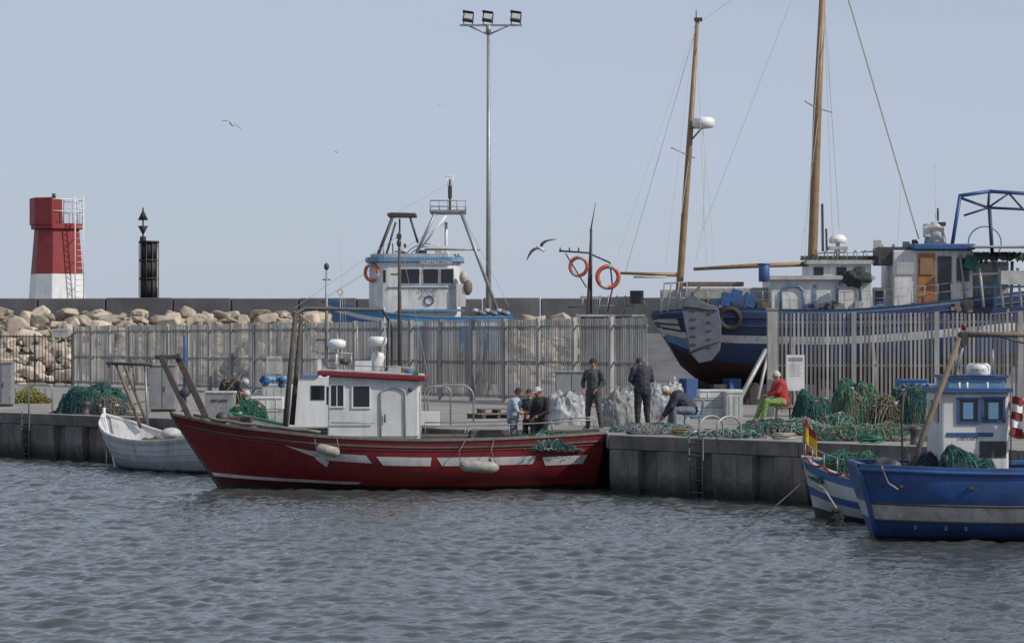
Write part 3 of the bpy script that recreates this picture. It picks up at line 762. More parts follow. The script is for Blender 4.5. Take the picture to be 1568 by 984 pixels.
# ------------------------------------------------------------------ trawler behind fence
def trawler():
    d=118.; s=d/F; e=empty('blue_white_trawler',(-3.5,d,QZ)); 
    pm=bands('trawler_hull',[(0,(.12,.03,.02)),(.45,(.06,.16,.34)),(.86,(.55,.6,.62)),(.92,(.05,.2,.42))],.5,.2,.3)
    X0=W(500,0,d).x; X1=W(785,0,d).x
    H=Hull((X1,d),(-1,0),(0,X1-X0),(.5,X1-X0-1.2),[(0,4.75),(.45,4.75),(.8,5.1),(1,5.6)],[(0,1.75),(1,1.9)],[(0,1.5),(.3,2.0),(.7,1.8),(1,.05)],[(0,2.2),(.5,3),(1,1.3)],deck=4.2)
    H.build(e,pm,capm='bluel',inner='bluel',deckm='wood')
    b=MB(); D=d-1.5
    P=[];xs0=W(566,0,d).x;xs1=W(705,0,d).x
    for k in range(7):
        a=math.pi+ k*math.pi/12; P.append((xs0+.9+.9*math.cos(a),d-.5+1.0*math.sin(a)))
    P+=[(xs1-.5,D),(xs1,D+.5),(xs1,d+1.2),(xs0,d+1.2)]
    zb=4.2; zt=HC-(402-HY)*s
    b.prism([(x,y,zb) for x,y in P],(0,0,zt-zb),'white'); 
    b.build('wheelhouse',e,.05,2)
    b=MB()
    PP=[(x+(.16 if x>-3 else -.16),y-.14,zt) for x,y in P]
    b.prism(PP,(0,0,.2),'bluel'); b.prism([(x*.98-.08,y+.12,zt+.2) for x,y in P],(0,0,.16),'offwhite')
    for u0,u1 in((614,642),(648,671),(675,694)):
        p=W(u0,434,D);q=W(u1,412,D); window(b,p.x,q.x,D,p.z,q.z,'offwhite')
    b.box((W(587,0,d).x,d-1.40,W(0,424,d).z),(.4,.06,.55),'glass',Matrix.Rotation(rad(-30),3,'Z'))
    b.box(W(660,475,D-.1),(3.0,.12,.10),'bluel'); b.box(W(650,440,D-.02),(3.3,.05,.05),'bluel')
    b.torus(W(569,417,D+.3),(-.7,-1,0),.36,.08,['orange','orange','offwhite'],24,8)
    b.torus(W(657,460,D-.03),(0,1,0),.2,.03,['bluep'],20,6)
    b.ell(W(710,425,D),(.2,.3,.3),'offwhite'); b.ell(W(716,440,D-.1),(.22,.2,.35),'wood')
    b.box(W(706,452,D),(.4,.4,1.0),'white')
    b.build('windows_and_trim',e)
    text(e,'boat_name','N.SOLAS',W(655,447,D-.05),.22,'dark'); text(e,'boat_number','AL-3-2-04',W(655,455,D-.05),.17,'dark')
    text(e,'roof_name','NUESTRA STMA',W(668,404,D-.26),.2,'white2')
    g=MB()
    def rail(u0,u1,v0,v1,dd,m,n=5,r=.025):
        for v in(v0,(v0+v1)/2): g.tube([W(u0,v,dd),W(u1,v,dd)],r,m,6)
        for i in range(n): u=u0+(u1-u0)*i/(n-1); g.tube([W(u,v0,dd),W(u,v1,dd)],r,m,6)
    for dd in(d-1.2,d+1.2):
        g.tube([W(762,476,dd),W(705,322,dd)],.08,'steel',8); g.tube([W(632,400,dd),W(667,325,dd)],.07,'steel',8)
        g.tube([W(650,382,dd),W(735,382,dd)],.05,'steel',6); g.tube([W(646,378,dd),W(683,330,dd)],.05,'white2',6)
        g.tube([W(745,430,dd),W(726,380,dd)],.05,'steel',6)
    g.box(W(686,325,d),(1.6,2.6,.1),'steel'); rail(659,713,307,325,d-1.25,'steel'); rail(659,713,307,325,d+1.25,'steel')
    g.tube([W(689,325,d),W(689,275,d)],.05,'dark',8); g.box(W(689,294,d),(.18,.18,.55),'dark')
    g.tube([W(682,270,d),W(697,270,d)],.02,'white2',6); g.tube([W(684,270,d),W(687,290,d)],.02,'white2',5);g.tube([W(695,270,d),W(691,290,d)],.02,'white2',5)
    for dd in(d-1,d+1):
        g.tube([W(573,405,dd),W(601,333,dd)],.075,'dark',8); g.tube([W(590,395,dd),W(606,340,dd)],.05,'dark',8)
        g.tube([W(640,372,dd),W(628,333,dd)],.05,'dark',8)
    g.box(W(616,330,d),(1.25,2.2,.12),'dark'); rail(597,637,326,330,d-1.05,'steel',2)
    g.tube([W(612,400,d),W(612,335,d)],.04,'dark',6)
    g.tube([W(683,402,d),W(683,340,d)],.07,'white2',8)
    for rr_ in(30,36): g.tube([W(655+rr_*math.cos(math.pi*i/12),400-rr_*.75*math.sin(math.pi*i/12),d) for i in range(13)],.03,'white2',6)
    g.box(W(672,378,d),(1.0,.15,.12),'white2'); g.box(W(672,388,d),(.3,.3,.45),'offwhite'); g.ell(W(618,392,d),(.18,.18,.2),'dark')
    g.box(W(645,388,d),(.5,.3,.3),'dark'); g.ell(W(620,376,d-.6),(.07,.07,.1),'orange'); g.ell(W(700,396,d-.9),(.25,.2,.14),'offwhite')
    for u in (588,602,640,668): g.tube([W(u,400,d),W(u-1,372+(u%7)*2,d)],.03,'steel',6)
    g.tube([W(683,340,d),W(500,455,d)],.012,'wire',4); g.tube([W(705,322,d),W(780,470,d)],.012,'wire',4); g.tube([W(689,280,d),W(600,330,d)],.01,'wire',4)
    for i in range(9): g.ell(W(728+i*6,476+(i%3)*2,d-1.2),(.16,.14,.12),['offwhite','wood','bluel'][i%3])
    g.build('gantries',e)
    sh=MB()
    for x in(X0+2,X0+5,X1-1.5): sh.box((x,d,1.55),(.5,1.5,.45),'wood')
    for x in(X0+1.6,X0+4,X1-1.8): sh.tube([(x,d-3,QZ),(x+.1,d-1.6,3.6)],.08,'wood',8)
    sh.build('cradle',e)
trawler()
# ------------------------------------------------------------------ ketch ashore
def ketch():
    d=98.; e=empty('wooden_ketch_ashore',(11,d,QZ)); s=d/F
    pm=bands('ketch_hull',[(0,(.045,.022,.018)),(.34,(.045,.022,.018)),(.36,(.02,.05,.14)),(.60,(.55,.56,.57)),(.69,(.016,.036,.11)),(.965,(.10,.17,.28))],.5,.25,.45)
    X0=W(997,0,d).x
    H=Hull((X0,d),(1,0),(0,14.9),(1.1,13.2),[(0,4.72),(.12,4.85),(.5,4.82),(1,5.6)],[(0,2.75),(.07,2.1),(.2,1.7),(1,1.85)],
      [(0,1.45),(.10,1.95),(.4,2.35),(.75,1.9),(1,.05)],[(0,1.8),(.15,2.3),(.5,2.8),(1,1.3)],deck=4.35)
    H.build(e,pm,capm='blued',inner='white',deckm='wood')
    b=MB()
    for v in(.58,.70,.85): b.tube([H.S(0,v,-1,.02),H.S(0,v,1,.02)],.03,'white',6)
    for v in(.8,.9): H.line(b,v,.04,'blued',-1,.0,.98,off=.01)
    H.patch(b,[(.0,.45),(.085,.45),(.085,.60),(.0,.60)],'bluel',-1,8,.02)
    H.patch(b,[(.0,.74),(.05,.72),(.05,.90),(.0,.92)],'offwhite',-1,8,.02)
    b.bx(X0+1.6,X0+12.5,d-.12,d+.12,1.42,2.2,'wood_d')
    b.build('hull_trim',e)
    r=MB(); dd=94.9
    out=[(1043,470),(1060,447),(1075,462),(1100,470),(1105,500),(1103,535),(1090,552),(1070,556),(1056,540),(1050,505)]
    r.prism([W(u,v,dd) for u,v in out],(0,.12,0),mat('rudder_grey_paint',(.10,.115,.15),.6,.3,4,.5))
    r.build('rudder_board',e,.03,2)
    r=MB()
    for i in range(5):
        r.box(W(1062,475+13*i,dd-.02),(.2,.03,.05),'dark')
        r.box(W(1086,480+13*i,dd-.02),(.14,.03,.05),'dark')
    r.tube([W(1046,470,dd-.03),W(1098,474,dd-.03)],.035,'dark',6); r.tube([W(1055,540,dd-.03),W(1104,520,dd-.03)],.03,'dark',6)
    r.tube([W(1060,450,dd),W(1075,435,dd+1)],.05,'dark',6)
    r.torus(W(1117,488,dd+.6),(0,1,.1),.36,.12,['black'],24,8)
    r.build('rudder_fittings_and_tyres',e)
    n=95.9
    h=MB()
    def slab(u0,v0,u1,v1,dn,dp,m,bb=None):
        a=W(u0,v1,dn);c=W(u1,v0,dn); (bb or h).bx(a.x,c.x,dn,dn+dp,a.z,c.z,m)
    slab(1180,428,1336,478,96.4,3.2,'white'); slab(1240,403,1334,427,96.8,2.6,'white')
    slab(1368,383,1490,478,96.3,3.2,'white'); slab(1336,440,1368,478,96.7,2.4,'offwhite')
    slab(1398,373,1494,382,96.0,3.8,'bluep'); slab(1490,400,1545,478,97.2,2,'offwhite')
    slab(1050,440,1176,478,97.4,2.0,'offwhite')
    h.build('deckhouses',e,.04,2)
    h=MB()
    slab(1406,388,1432,474,96.22,.06,'brownp'); slab(1436,392,1457,470,96.24,.05,'glass'); slab(1373,400,1400,420,96.25,.05,'offwhite')
    slab(1409,395,1429,420,96.17,.04,'mast')
    slab(1465,395,1484,430,96.24,.05,'glass')
    slab(1176,422,1340,428,96.2,3.6,'offwhite'); slab(1236,398,1338,404,96.6,3,'offwhite')
    for u0,u1,v0 in((1196,1231,438),(1282,1318,430)):
        pts=[W(u0,472,96.35),W(u0,v0+8,96.35),W(u0+8,v0,96.35),W(u1-8,v0,96.35),W(u1,v0+8,96.35),W(u1,472,96.35)]
        h.tube(pts,.05,'bluel',8)
    for u in(1255,1290,1318): slab(u-9,409,u+6,421,96.75,.04,'glass')
    slab(1345,378,1400,405,96.5,1.5,'dark')
    slab(1245,436,1250,474,96.36,.05,'bluel'); slab(1340,445,1352,474,96.64,.05,'dark')
    h.build('doors_and_trim',e)
    m=MB()
    m.tube([W(1038,470,d),W(1042,420,d),W(1055,230,d),W(1068,28,d)],[.14,.135,.12,.07],'mast',12)
    m.tube([W(1243,470,d),W(1244,395,d),W(1252,160,d),W(1261,-40,d)],[.19,.18,.16,.11],'mast',12)
    m.tube([W(1062,412,d-.3),W(1150,407,d-.3),W(1243,404,d-.3)],[.06,.09,.09],'mast',10)
    m.tube([W(950,418,d),W(1042,421,d)],[.05,.08],'mast',10)
    m.tube([W(1020,424,d-.2),W(970,424,d-.2)],.04,'wire',6)
    m.box(W(1069,30,d),(.3,.2,.12),'dark'); m.tube([W(1066,28,d),W(1066,16,d)],.02,'dark',6)
    m.box(W(1310,395,d-.8),(4.1,.18,.16),'dark'); 
    for i in range(9): m.torus(W(1250+i*15,390,d-.9),(1,.3,0),.16,.02,['rope'],14,5)
    m.tube([W(1245,388,d-.5),W(1300,386,d-.5),W(1400,383,d-.5)],.03,'white2',6)
    p=W(1077,188,d-.3); m.tube([p+Vector((0,0,-.2)),p+Vector((0,0,-.13)),p+Vector((0,0,.13)),p+Vector((0,0,.2))],[.30,.42,.42,.28],'white2',24)
    m.tube([W(1058,215,d),W(1075,196,d-.3)],.035,'steel',6); m.tube([W(1056,196,d),W(1080,196,d-.3)],.035,'steel',6)
    m.tube([W(1028,226,d-.7),W(1054,238,d),W(1064,242,d+.5)],.025,'steel',6)
    m.tube([W(1233,155,d-.9),W(1251,166,d),W(1274,172,d+.9)],.03,'steel',6)
    m.build('masts',e)
    w_=MB(); q=lambda pts,r=.012,mm='wire':w_.tube([W(*p) for p in pts],r,mm,4)
    q([(1064,40,d),(945,395,d-2)]); q([(1064,50,d),(958,415,d+1.5)]); q([(1062,60,d),(1020,400,d-2.2)]); q([(1067,60,d),(1082,410,d-2)])
    q([(1070,36,d),(1120,0,d),(1150,-25,d)],.014); q([(1212,0,d),(1075,355,d)],.012); q([(1299,0,d),(1407,366,d-1)],.03,'rope')
    q([(1290,-30,d),(1299,0,d)],.03,'rope'); q([(1258,20,d),(1232,395,d-2)],.014); q([(1263,40,d),(1276,395,d-2)],.014); q([(1262,0,d),(1285,350,d+1)],.012)
    q([(1255,165,d),(1226,395,d-2.1)]); q([(1056,238,d),(1030,420,d-2)]); q([(1076,196,d),(1094,400,d-2)])
    q([(1433,345,d),(1432,250,d)],.02,'white2'); q([(1260,385,d),(1259,312,d)],.06,'dark'); q([(1266,385,d),(1265,350,d)],.05,'dark')
    q([(1372,420,d-1.5),(1380,270,d-1)],.01)
    q([(1080,240,d),(1076,352,d),(1065,400,d)],.01)
    w_.build('rigging',e)
    g=MB()
    p=W(1283,372,d-.7); g.tube([p,p+Vector((0,0,.15)),p+Vector((0,0,.3))],[.32,.34,.2],'white2',18); g.tube([p+Vector((0,0,-.5)),p],.08,'white',8)
    g.box(W(1283,380,d-.7),(.7,.5,.12),'offwhite')
    g.tube([W(1170,430,n),W(1170,405,n)],.20,'bluep',14); g.tube([W(1170,406,n),W(1170,403,n)],.22,'bluep',14)
    for u,vv in((1112,448),(1128,444),(1148,450)):
        g.box(W(u,vv+10,n),(.35,.3,.5),'bluep',Matrix.Rotation(rad(12),3,'Y'))
    g.box(W(1092,435,n+.8),(2.2,.8,.16),'wood')
    rr=random.Random(9)
    for i in range(34):
        u=rr.uniform(1055,1485); g.box(W(u,rr.uniform(466,474),n+rr.uniform(.1,.5)),(rr.uniform(.1,.4),.2,rr.uniform(.1,.45)),rr.choice(['bluel','offwhite','wood','dark','steel','bluep','netg']),Matrix.Rotation(rr.uniform(-.3,.3),3,'Y'))
    for i in range(12):
        u=rr.uniform(1340,1480); g.box(W(u,rr.uniform(376,383),n+1+rr.random()),(rr.uniform(.08,.3),.2,rr.uniform(.1,.5)),rr.choice(['offwhite','dark','steel']))
    g.ell(W(1312,425,n-.2),(.5,.3,.32),'netd',fn=lambda p:p*(1+.5*noise.noise(p*5)),nu=24,nv=16); 
    a=W(1432,374,d-.8); g.tube([a,a+Vector((0,0,.55)),a+Vector((-.1,0,.8))],[.42,.34,.22],'offwhite',14); g.box(a+Vector((.12,0,.75)),(.5,.4,.14),'dark'); g.tube([a+Vector((.1,0,.8)),a+Vector((.1,0,1.35))],.04,'dark',6)
    g.box(a+Vector((-.35,-.2,.5)),(.25,.2,.5),'white')
    pr=None
    for i in range(2,30):
        t=i/30; P=H.S(t,1,-1,-.05,.05); g.tube([P,P+Vector((0,0,.62))],.018,'steel',6)
        if pr is not None:
            for z in(.32,.62): g.tube([pr+Vector((0,0,z)),P+Vector((0,0,z))],.014,'steel',5)
        pr=P
    for u in(1012,1022,1034,1046): g.tube([W(u,478,n+.4),W(u+6,432,n+.4)],.03,'steel',6)
    g.tube([W(1016,434,n+.4),W(1050,432,n+.4)],.03,'steel',6); g.tube([W(1012,456,n+.4),W(1050,456,n+.4)],.025,'steel',6)
    g.box(W(1030,460,n+1.2),(.9,.6,.8),'offwhite')
    g.torus(W(1508,372,n+2),(0,1,0),.62,.03,['bluel'],24,6)
    g.box(W(1487,402,n+.1),(.45,.3,.5),'nett',Matrix.Rotation(.3,3,'Y'))
    g.box(W(1530,378,n),(2.1,1.0,.07),'offwhite')
    vs=[];fs=[]
    for i in range(31):
        for j in range(9):
            u=1490+i*4; vs.append(W(u,380,n-.3+j*.2)+Vector((0,0,-.12-.35*abs(noise.noise(Vector((i*.5,j*.8,2))))-(.25 if j in(0,8) else 0))))
    for i in range(30):
        for j in range(8): fs.append((i*9+j,i*9+j+1,(i+1)*9+j+1,(i+1)*9+j))
    g.add(vs,fs,'netd',True)
    g.build('deck_gear',e,.01,1)
    bl=MB()
    def B(u0,v0,u1,v1,dd=n,r=.06,m_='blued'): bl.tube([W(u0,v0,dd),W(u1,v1,dd)],r,m_,6)
    for dd in(n+.3,n+2.8):
        B(1470,300,1458,375,dd,.07,'bluep'); B(1468,300,1515,293,dd,.07,'bluep'); B(1515,293,1600,298,dd,.07,'bluep')
        B(1468,302,1513,318,dd,.05,'blued'); B(1513,318,1600,322,dd,.05,'blued'); B(1515,293,1513,318,dd,.05,'blued')
        B(1515,318,1520,400,dd,.07,'blued'); B(1545,296,1513,318,dd,.04,'blued'); B(1545,296,1568,322,dd,.04,'blued'); B(1476,330,1514,318,dd,.04,'blued')
        B(1470,390,1480,470,dd,.05,'steel'); B(1522,400,1524,470,dd,.06,'bluel'); B(1550,400,1548,470,dd,.06,'steel')
    for q0 in((1470,300),(1515,293),(1560,296)): bl.tube([W(*q0,n+.3),W(*q0,n+2.8)],.06,'bluep',6)
    for u in(1500,1530,1558): B(u,410,u+6,470,n,.05,'offwhite')
    B(1490,420,1600,416,n,.05,'offwhite'); B(1490,440,1600,438,n,.04,'bluel')
    bl.box(W(1560,425,n),(1.4,.5,.5),'offwhite')
    bl.build('steel_awning_frame',e)
    c=MB()
    for x in(X0+3,X0+6.5,X0+10): c.box((x,d,1.5),(.6,2.2,.3),'wood_d')
    c.box((X0+3.6,d-2.6,1.75),(.3,.3,.8),'wood_d')
    c.tube([W(1132,612,94.2),W(1173,535,95.4)],.1,'steel',8); c.tube([W(1175,545,95.4),W(1160,612,94.6)],.07,'steel',8)
    for x in(X0+5,X0+8,X0+11): c.tube([(x,d-3.6,QZ),(x,d-2.1,3.6)],.09,'wood',8)
    for i in range(12): 
        hh=.5+.22*(i%3); c.box((X0+.2+i*.55,d-1.5+(i%2)*.5,QZ+hh/2),(.5,.6,hh),['redp','dark','bluep','wood','dark','bluep','wood_d','steel','dark','netblue','dark','wood_d'][i],Matrix.Rotation(.2*(i%3),3,'Z'))
    c.build('cradle_and_props',e,.02,1)
ketch()
def ringframe():
    d=99.; e=empty('life_ring_frame',(3,d,QZ)); b=MB(); 
    b.tube([W(898,612,d),W(900,470,d),W(905,350,d),W(912,310,d)],[.07,.05,.03,.01],'dark',8)
    b.tube([W(856,384,d),W(900,387,d),W(934,402,d)],.035,'dark',8); b.tube([W(898,470,d),W(870,470,d)],.03,'dark',6)
    b.tube([W(930,478,d),W(938,440,d),W(934,402,d)],.03,'dark',6); b.tube([W(866,388,d),W(898,440,d)],.025,'dark',6)
    for u in(858,872,886): b.tube([W(u,386,d),W(u,379,d)],.03,'dark',6)
    for u in range(890,970,13): b.tube([W(u,482,d),W(u+3,452,d)],.025,'steel',6)
    b.tube([W(888,455,d),W(968,455,d)],.025,'steel',6); b.tube([W(888,468,d),W(968,468,d)],.02,'steel',6)
    b.tube([W(905,350,d),W(905,480,d)],.05,'dark',6)
    b.torus(W(886,408,d-.12),(.35,1,0),.34,.07,['orange','orange','orange','offwhite'],32,10)
    b.torus(W(931,424,d-.12),(0,1,.05),.40,.085,['orange','orange','orange','offwhite'],32,10)
    b.box(W(975,455,d),(.5,.4,.5),'dark'); b.tube([W(990,470,d),W(975,445,d)],.04,'steel',6)
    b.bx(W(890,0,d).x,W(985,0,d).x,d-.02,d+1.4,1.4,4.6,'blued'); b.bx(W(886,0,d).x,W(988,0,d).x,d-.06,d+1.5,4.6,4.68,'offwhite')
    b.build('frame_and_rings',e)
ringframe()
# ------------------------------------------------------------------ blue boat right
def blueboat():
    d=48.4; e=empty('blue_fishing_boat',(9,d,0)); s=d/F
    pm=bands('blue_hull_paint',[(0,(.03,.02,.02)),(.24,(.02,.02,.022)),(.31,(.018,.06,.20)),(.485,(.44,.44,.42)),(.645,(.02,.075,.24)),(.93,(.018,.068,.23))],.5,.34,.5)
    X0=6.30
    H=Hull((X0,d),(1,0),(0,9.5),(.55,8.9),[(0,1.34),(.3,1.28),(.6,1.4),(1,2.0)],[(0,-.5),(1,-.5)],
      [(0,.95),(.05,1.22),(.15,1.45),(.5,1.65),(.8,1.2),(1,.05)],[(0,2.0),(.3,3.0),(.8,2.2),(1,1.3)],deck=.75)
    H.build(e,pm,capm='bluep',inner='bluep',deckm='wood_d',capw=.13,caph=.07)
    b=MB()
    H.line(b,.985,.05,'bluep',-1,0,1); H.line(b,.65,.025,'wood_d',-1,0,1); H.line(b,.48,.02,'wood_d',-1,0,1)
    b.tube([H.S(0,v/10,-1) for v in range(3,11)],.05,'bluep',8)
    for t in(.03,.07,.2): b.box(H.S(t,.84,-1,.02),(.1,.03,.06),'dark')
    for t,v in((.08,.42),(.14,.42),(.18,.42)): b.box(H.S(t,v,-1,.02),(.05,.02,.09),'wood')
    b.tube([H.S(.04,1,-1,.03,.05),H.S(.045,.86,-1,.05),H.S(.06,.8,-1,.06)],.018,'rope',6)
    b.build('strakes',e)
    c=MB(); y0=47.6; x0=W(1441,0,y0).x; x1=W(1545,0,y0).x
    zt=HC-(600-HY)*y0/F; zt2=HC-(577-HY)*y0/F
    c.bx(x0,x1,y0,y0+1.7,.75,zt,'white'); c.build('wheelhouse',e,.05,3)
    c=MB()
    c.bx(x0-.06,x1+.06,y0-.1,y0+1.8,zt-.01,zt+.07,'bluep'); c.bx(x0+.16,x1-.05,y0+.1,y0+1.5,zt+.07,zt2-.02,'bluel'); c.bx(x0+.1,x1,y0+.05,y0+1.6,zt2-.02,zt2+.03,'bluep')
    zz=lambda v:HC-(v-HY)*y0/F
    window(c,x0+.33,x0+.66,y0,zz(645),zz(612),'bluep','glass',.045); window(c,x0+.78,x0+1.12,y0,zz(643),zz(611),'bluep','glass',.045)
    for xa in(x0+.40,x0+.86): c.bx(xa,xa+.18,y0-.016,y0-.011,zz(641),zz(616),'bluel')
    c.box((x0-.003,y0+.5,zz(630)),(.03,.5,.4),'glass'); c.box((x0-.003,y0+1.2,zz(630)),(.03,.4,.4),'glass')
    c.bx(x0+.1,x0+.95,y0-.015,y0,zz(668),zz(662),'bluep'); c.bx(x0+.7,x1-.05,y0-.012,y0,zz(700),zz(675),'dark')
    c.tube([W(1498,577,y0+.8),W(1498,571,y0+.8),W(1498,560,y0+.8),W(1498,556,y0+.8)],[.18,.22,.22,.17],'white2',20)
    for u in(1469,1481,1512): c.tube([W(u,600,y0),W(u,585,y0)],.02,'white2',6)
    c.torus(W(1561,640,y0-.05),(.9,1,0),.32,.06,['orange','offwhite'],28,8)
    c.build('windows_and_roof_gear',e)
    text(e,'plate','SIMRAD',W(1498,569,y0+.54),.085,'dark'); text(e,'number','3-AL-1-102',(x0+.5,y0-.02,zz(671)),.07,'dark')
    # red/white signal flag hanging beside the wheelhouse
    f=MB(); 
    for k in range(5):
        vs=[]
        for i in range(7):
            for z in(0,1): 
                u=i/6; vs.append(W(1548+u*18,605+ (k+z)*12+u*4,y0-.25+.05*math.sin(u*7+k)))
        f.add(vs,[(2*i,2*i+2,2*i+3,2*i+1) for i in range(6)],'redp' if k%2==0 else 'white2',True)
    f.tube([W(1548,600,y0-.25),W(1548,712,y0-.25)],.014,'wood',6); f.build('signal_flag',e)
    g=MB()
    for dd in(47.3,49.3):
        g.tube([W(1398,712,dd),W(1412,670,dd),W(1470,517,dd)],.055,'wood',8); g.tube([W(1470,512,dd),W(1600,512,dd)],.05,'wood',8)
        g.tube([W(1478,517,dd),W(1460,580,dd)],.03,'steel',6)
    g.tube([W(1470,512,47.3),W(1470,512,49.3)],.05,'wood',8)
    g.ell(W(1476,500,47.3),(.05,.05,.07),'redp'); g.box(W(1476,520,47.3),(.12,.1,.22),'dark')
    g.tube([W(1382,712,47.2),W(1381,640,47.2),W(1384,600,47.2)],.02,'wood_d',6)
    g.tube([W(1568,525,48),W(1520,512,48)],.02,'dark',6); g.tube([W(1520,572,48.4),W(1520,535,48.4)],.02,'steel',6)
    for t in(.02,.09,.16): 
        P=H.S(t,1,-1,-.06,.07); g.tube([P,P+Vector((0,0,.22))],.02,'dark',6)
    g.box((7.1,48.8,1.05),(.6,.7,.6),'wood_d'); g.tube([(7.0,47.9,1.3),(7.0,49.2,1.3)],.16,'dark',14)
    g.build('gallows_and_masts',e)
    netpile(None,e,W(1480,712,47.4).x,47.33,1.15,.42,.82,'nett','netd','nett',11,zbase=.85,ropes=70)
    netpile(None,e,W(1420,712,48).x,48.2,.7,1.2,.62,'netd','netd','netblue',15,zbase=.8,ropes=50)
blueboat()
def smallboat():
    D=-Vector((QD.x,QD.y)); b0=Vector((6.05,54.3)); L_=4.6; P0=b0-D*L_
    e=empty('small_blue_white_boat',(P0.x,P0.y,0))
    pm=bands('small_hull_paint',[(0,(.03,.03,.03)),(.36,(.42,.45,.48)),(.52,(.03,.10,.26)),(.64,(.45,.48,.5)),(.86,(.04,.14,.32))],.5,.2,.4)
    H=Hull(P0,D,(0,L_),(.2,L_-.45),[(0,.85),(.5,.85),(1,1.22)],[(0,-.35),(1,-.35)],[(0,.7),(.4,.95),(.8,.6),(1,.04)],[(0,2.6),(.5,3.2),(1,1.3)],deck=.45)
    H.build(e,pm,capm='offwhite',inner='bluel',deckm='wood')
    g=MB()
    st=H.S(1,1,0); g.tube([st+Vector((0,0,-.2)),st+Vector((.02,0,.85))],.022,'wood',6)
    f=MB(); nx=10
    for k,(z0,z1,mm) in enumerate(((.82,.66,'redp'),(.66,.34,'yellow'),(.34,.18,'redp'))):
        vs=[]
        for i in range(nx+1):
            u=i/nx
            for z in(z0,z1): vs.append(st+Vector((.03+u*.24+.03*math.sin(u*9),-.05*math.sin(u*8+z),z-.35*u)))
        f.add(vs,[(2*i,2*i+2,2*i+3,2*i+1) for i in range(nx)],mm,True)
    f.build('flag',e)
    for k in range(7):
        p=H.S(.95-.1*k,1,-1,0,.03); g.tube([p,p+Vector((0,0,.32))],.014,'steel',6)
    g.tube([H.S(.95-.1*k,1,-1,0,.35) for k in range(7)],.014,'steel',6)
    g.tube([H.S(.95-.05*k,1,-1,.04,.05+.05*math.sin(k*2)) for k in range(14)],.025,'redp',6)
    g.tube([st,st+Vector((.25,-.9,-.25))],.035,'dark',6); g.tube([st+Vector((.3,0,-.1)),st+Vector((.35,-1.0,-.35))],.03,'dark',6)
    a=st+Vector((.1,-.3,-.35)); q=Vector((W(1095,836,46.4).x,46.4,-.02)); pts=[]
    for i in range(15):
        t=i/14; p=a.lerp(q,t); p.z-=.10*math.sin(math.pi*t); pts.append(p)
    g.tube(pts,.012,'wood_d',6)
    g.build('bow_gear',e)
    netpile(None,e,6.95,53.4,1.4,1.1,.6,'netg','netd','netg',31,zbase=.75,ropes=50)
    h=MB(); c=W(1281,782,51.5); vs=[];fs=[];n=22;kk=14
    for i in range(kk+1):
        t=i/kk; r=.05+.20*t**.8+.02*math.sin(i*2)
        for j in range(n):
            a=2*math.pi*j/n; rj=r*(1+.25*noise.noise(Vector((math.cos(a)*2,math.sin(a)*2,t*3))))
            vs.append(c+Vector((rj*math.cos(a),rj*math.sin(a),.05-.62*t)))
    for i in range(kk):
        for j in range(n): fs.append((i*n+j,i*n+(j+1)%n,(i+1)*n+(j+1)%n,(i+1)*n+j))
    h.add(vs,fs,'netd'); o=h.build('hanging_net',e); wf=o.modifiers.new('w','WIREFRAME'); wf.thickness=.02
    h=MB(); h.tube([c+Vector((0,0,.05)),c+Vector((-.15,.9,.4)),c+Vector((-.35,1.9,.5)),st],.02,'rope',6); h.ell(c+Vector((0,0,-.3)),(.11,.11,.26),'nett'); h.build('net_rope',e)
smallboat()
# ------------------------------------------------------------------ net piles on quay
def pile(name,u,vb,wpx,hpx,m1,m2,m3,seed,dp=None,floats=4,ropes=60,fm='orange'):
    s=(vb-HY)/(HC-QZ); d=F/s; p=W(u,vb,d); w_=wpx/s; return netpile(name,None,p.x,d,w_,dp or w_*.8,hpx/s,m1,m2,m3,seed,floats=floats,ropes=ropes,fm=fm)
NP='fishing_net_pile'
pile(NP,145,633,108,42,'nett','netd','netg',1,floats=3,ropes=120)
pile(NP,172,635,60,26,'netb','netd','netblue',51,floats=2,ropes=50)
pile(NP,1245,650,60,50,'nett','netd','netg',2,ropes=90)
pile(NP,1312,660,84,74,'netg','netb','netb',3,1.2,ropes=130,floats=4)
pile(NP,1360,664,76,56,'netb','netd','netgrey',53,1.2,ropes=110,floats=2)
pile(NP,1402,664,90,72,'nett','netd','netb',4,1.4,ropes=140,floats=2)
pile(NP,1446,662,70,50,'netb','netd','netg',14,ropes=80,floats=2)
pile(NP,1350,674,200,22,'netg','netgrey','netb',24,1.1,ropes=140,floats=3)
pile(NP,1205,665,150,22,'netgrey','netd','netg',5,1.2,2,130)
pile(NP,1278,664,70,30,'netg','netd','netgrey',54,1.1,2,90)
pile(NP,1000,664,130,12,'netgrey','netgrey','nett',6,1.1,3,110)
pile(NP,380,648,60,34,'netg','netd','netg',7,ropes=60)
pile(NP,355,628,44,42,'netd','netd','netb',8,ropes=40)
pile(NP,395,636,44,28,'netblue','netd','nett',28,ropes=40)
pile(NP,1105,670,110,9,'netg','netgrey','netgrey',26,.9,2,90)
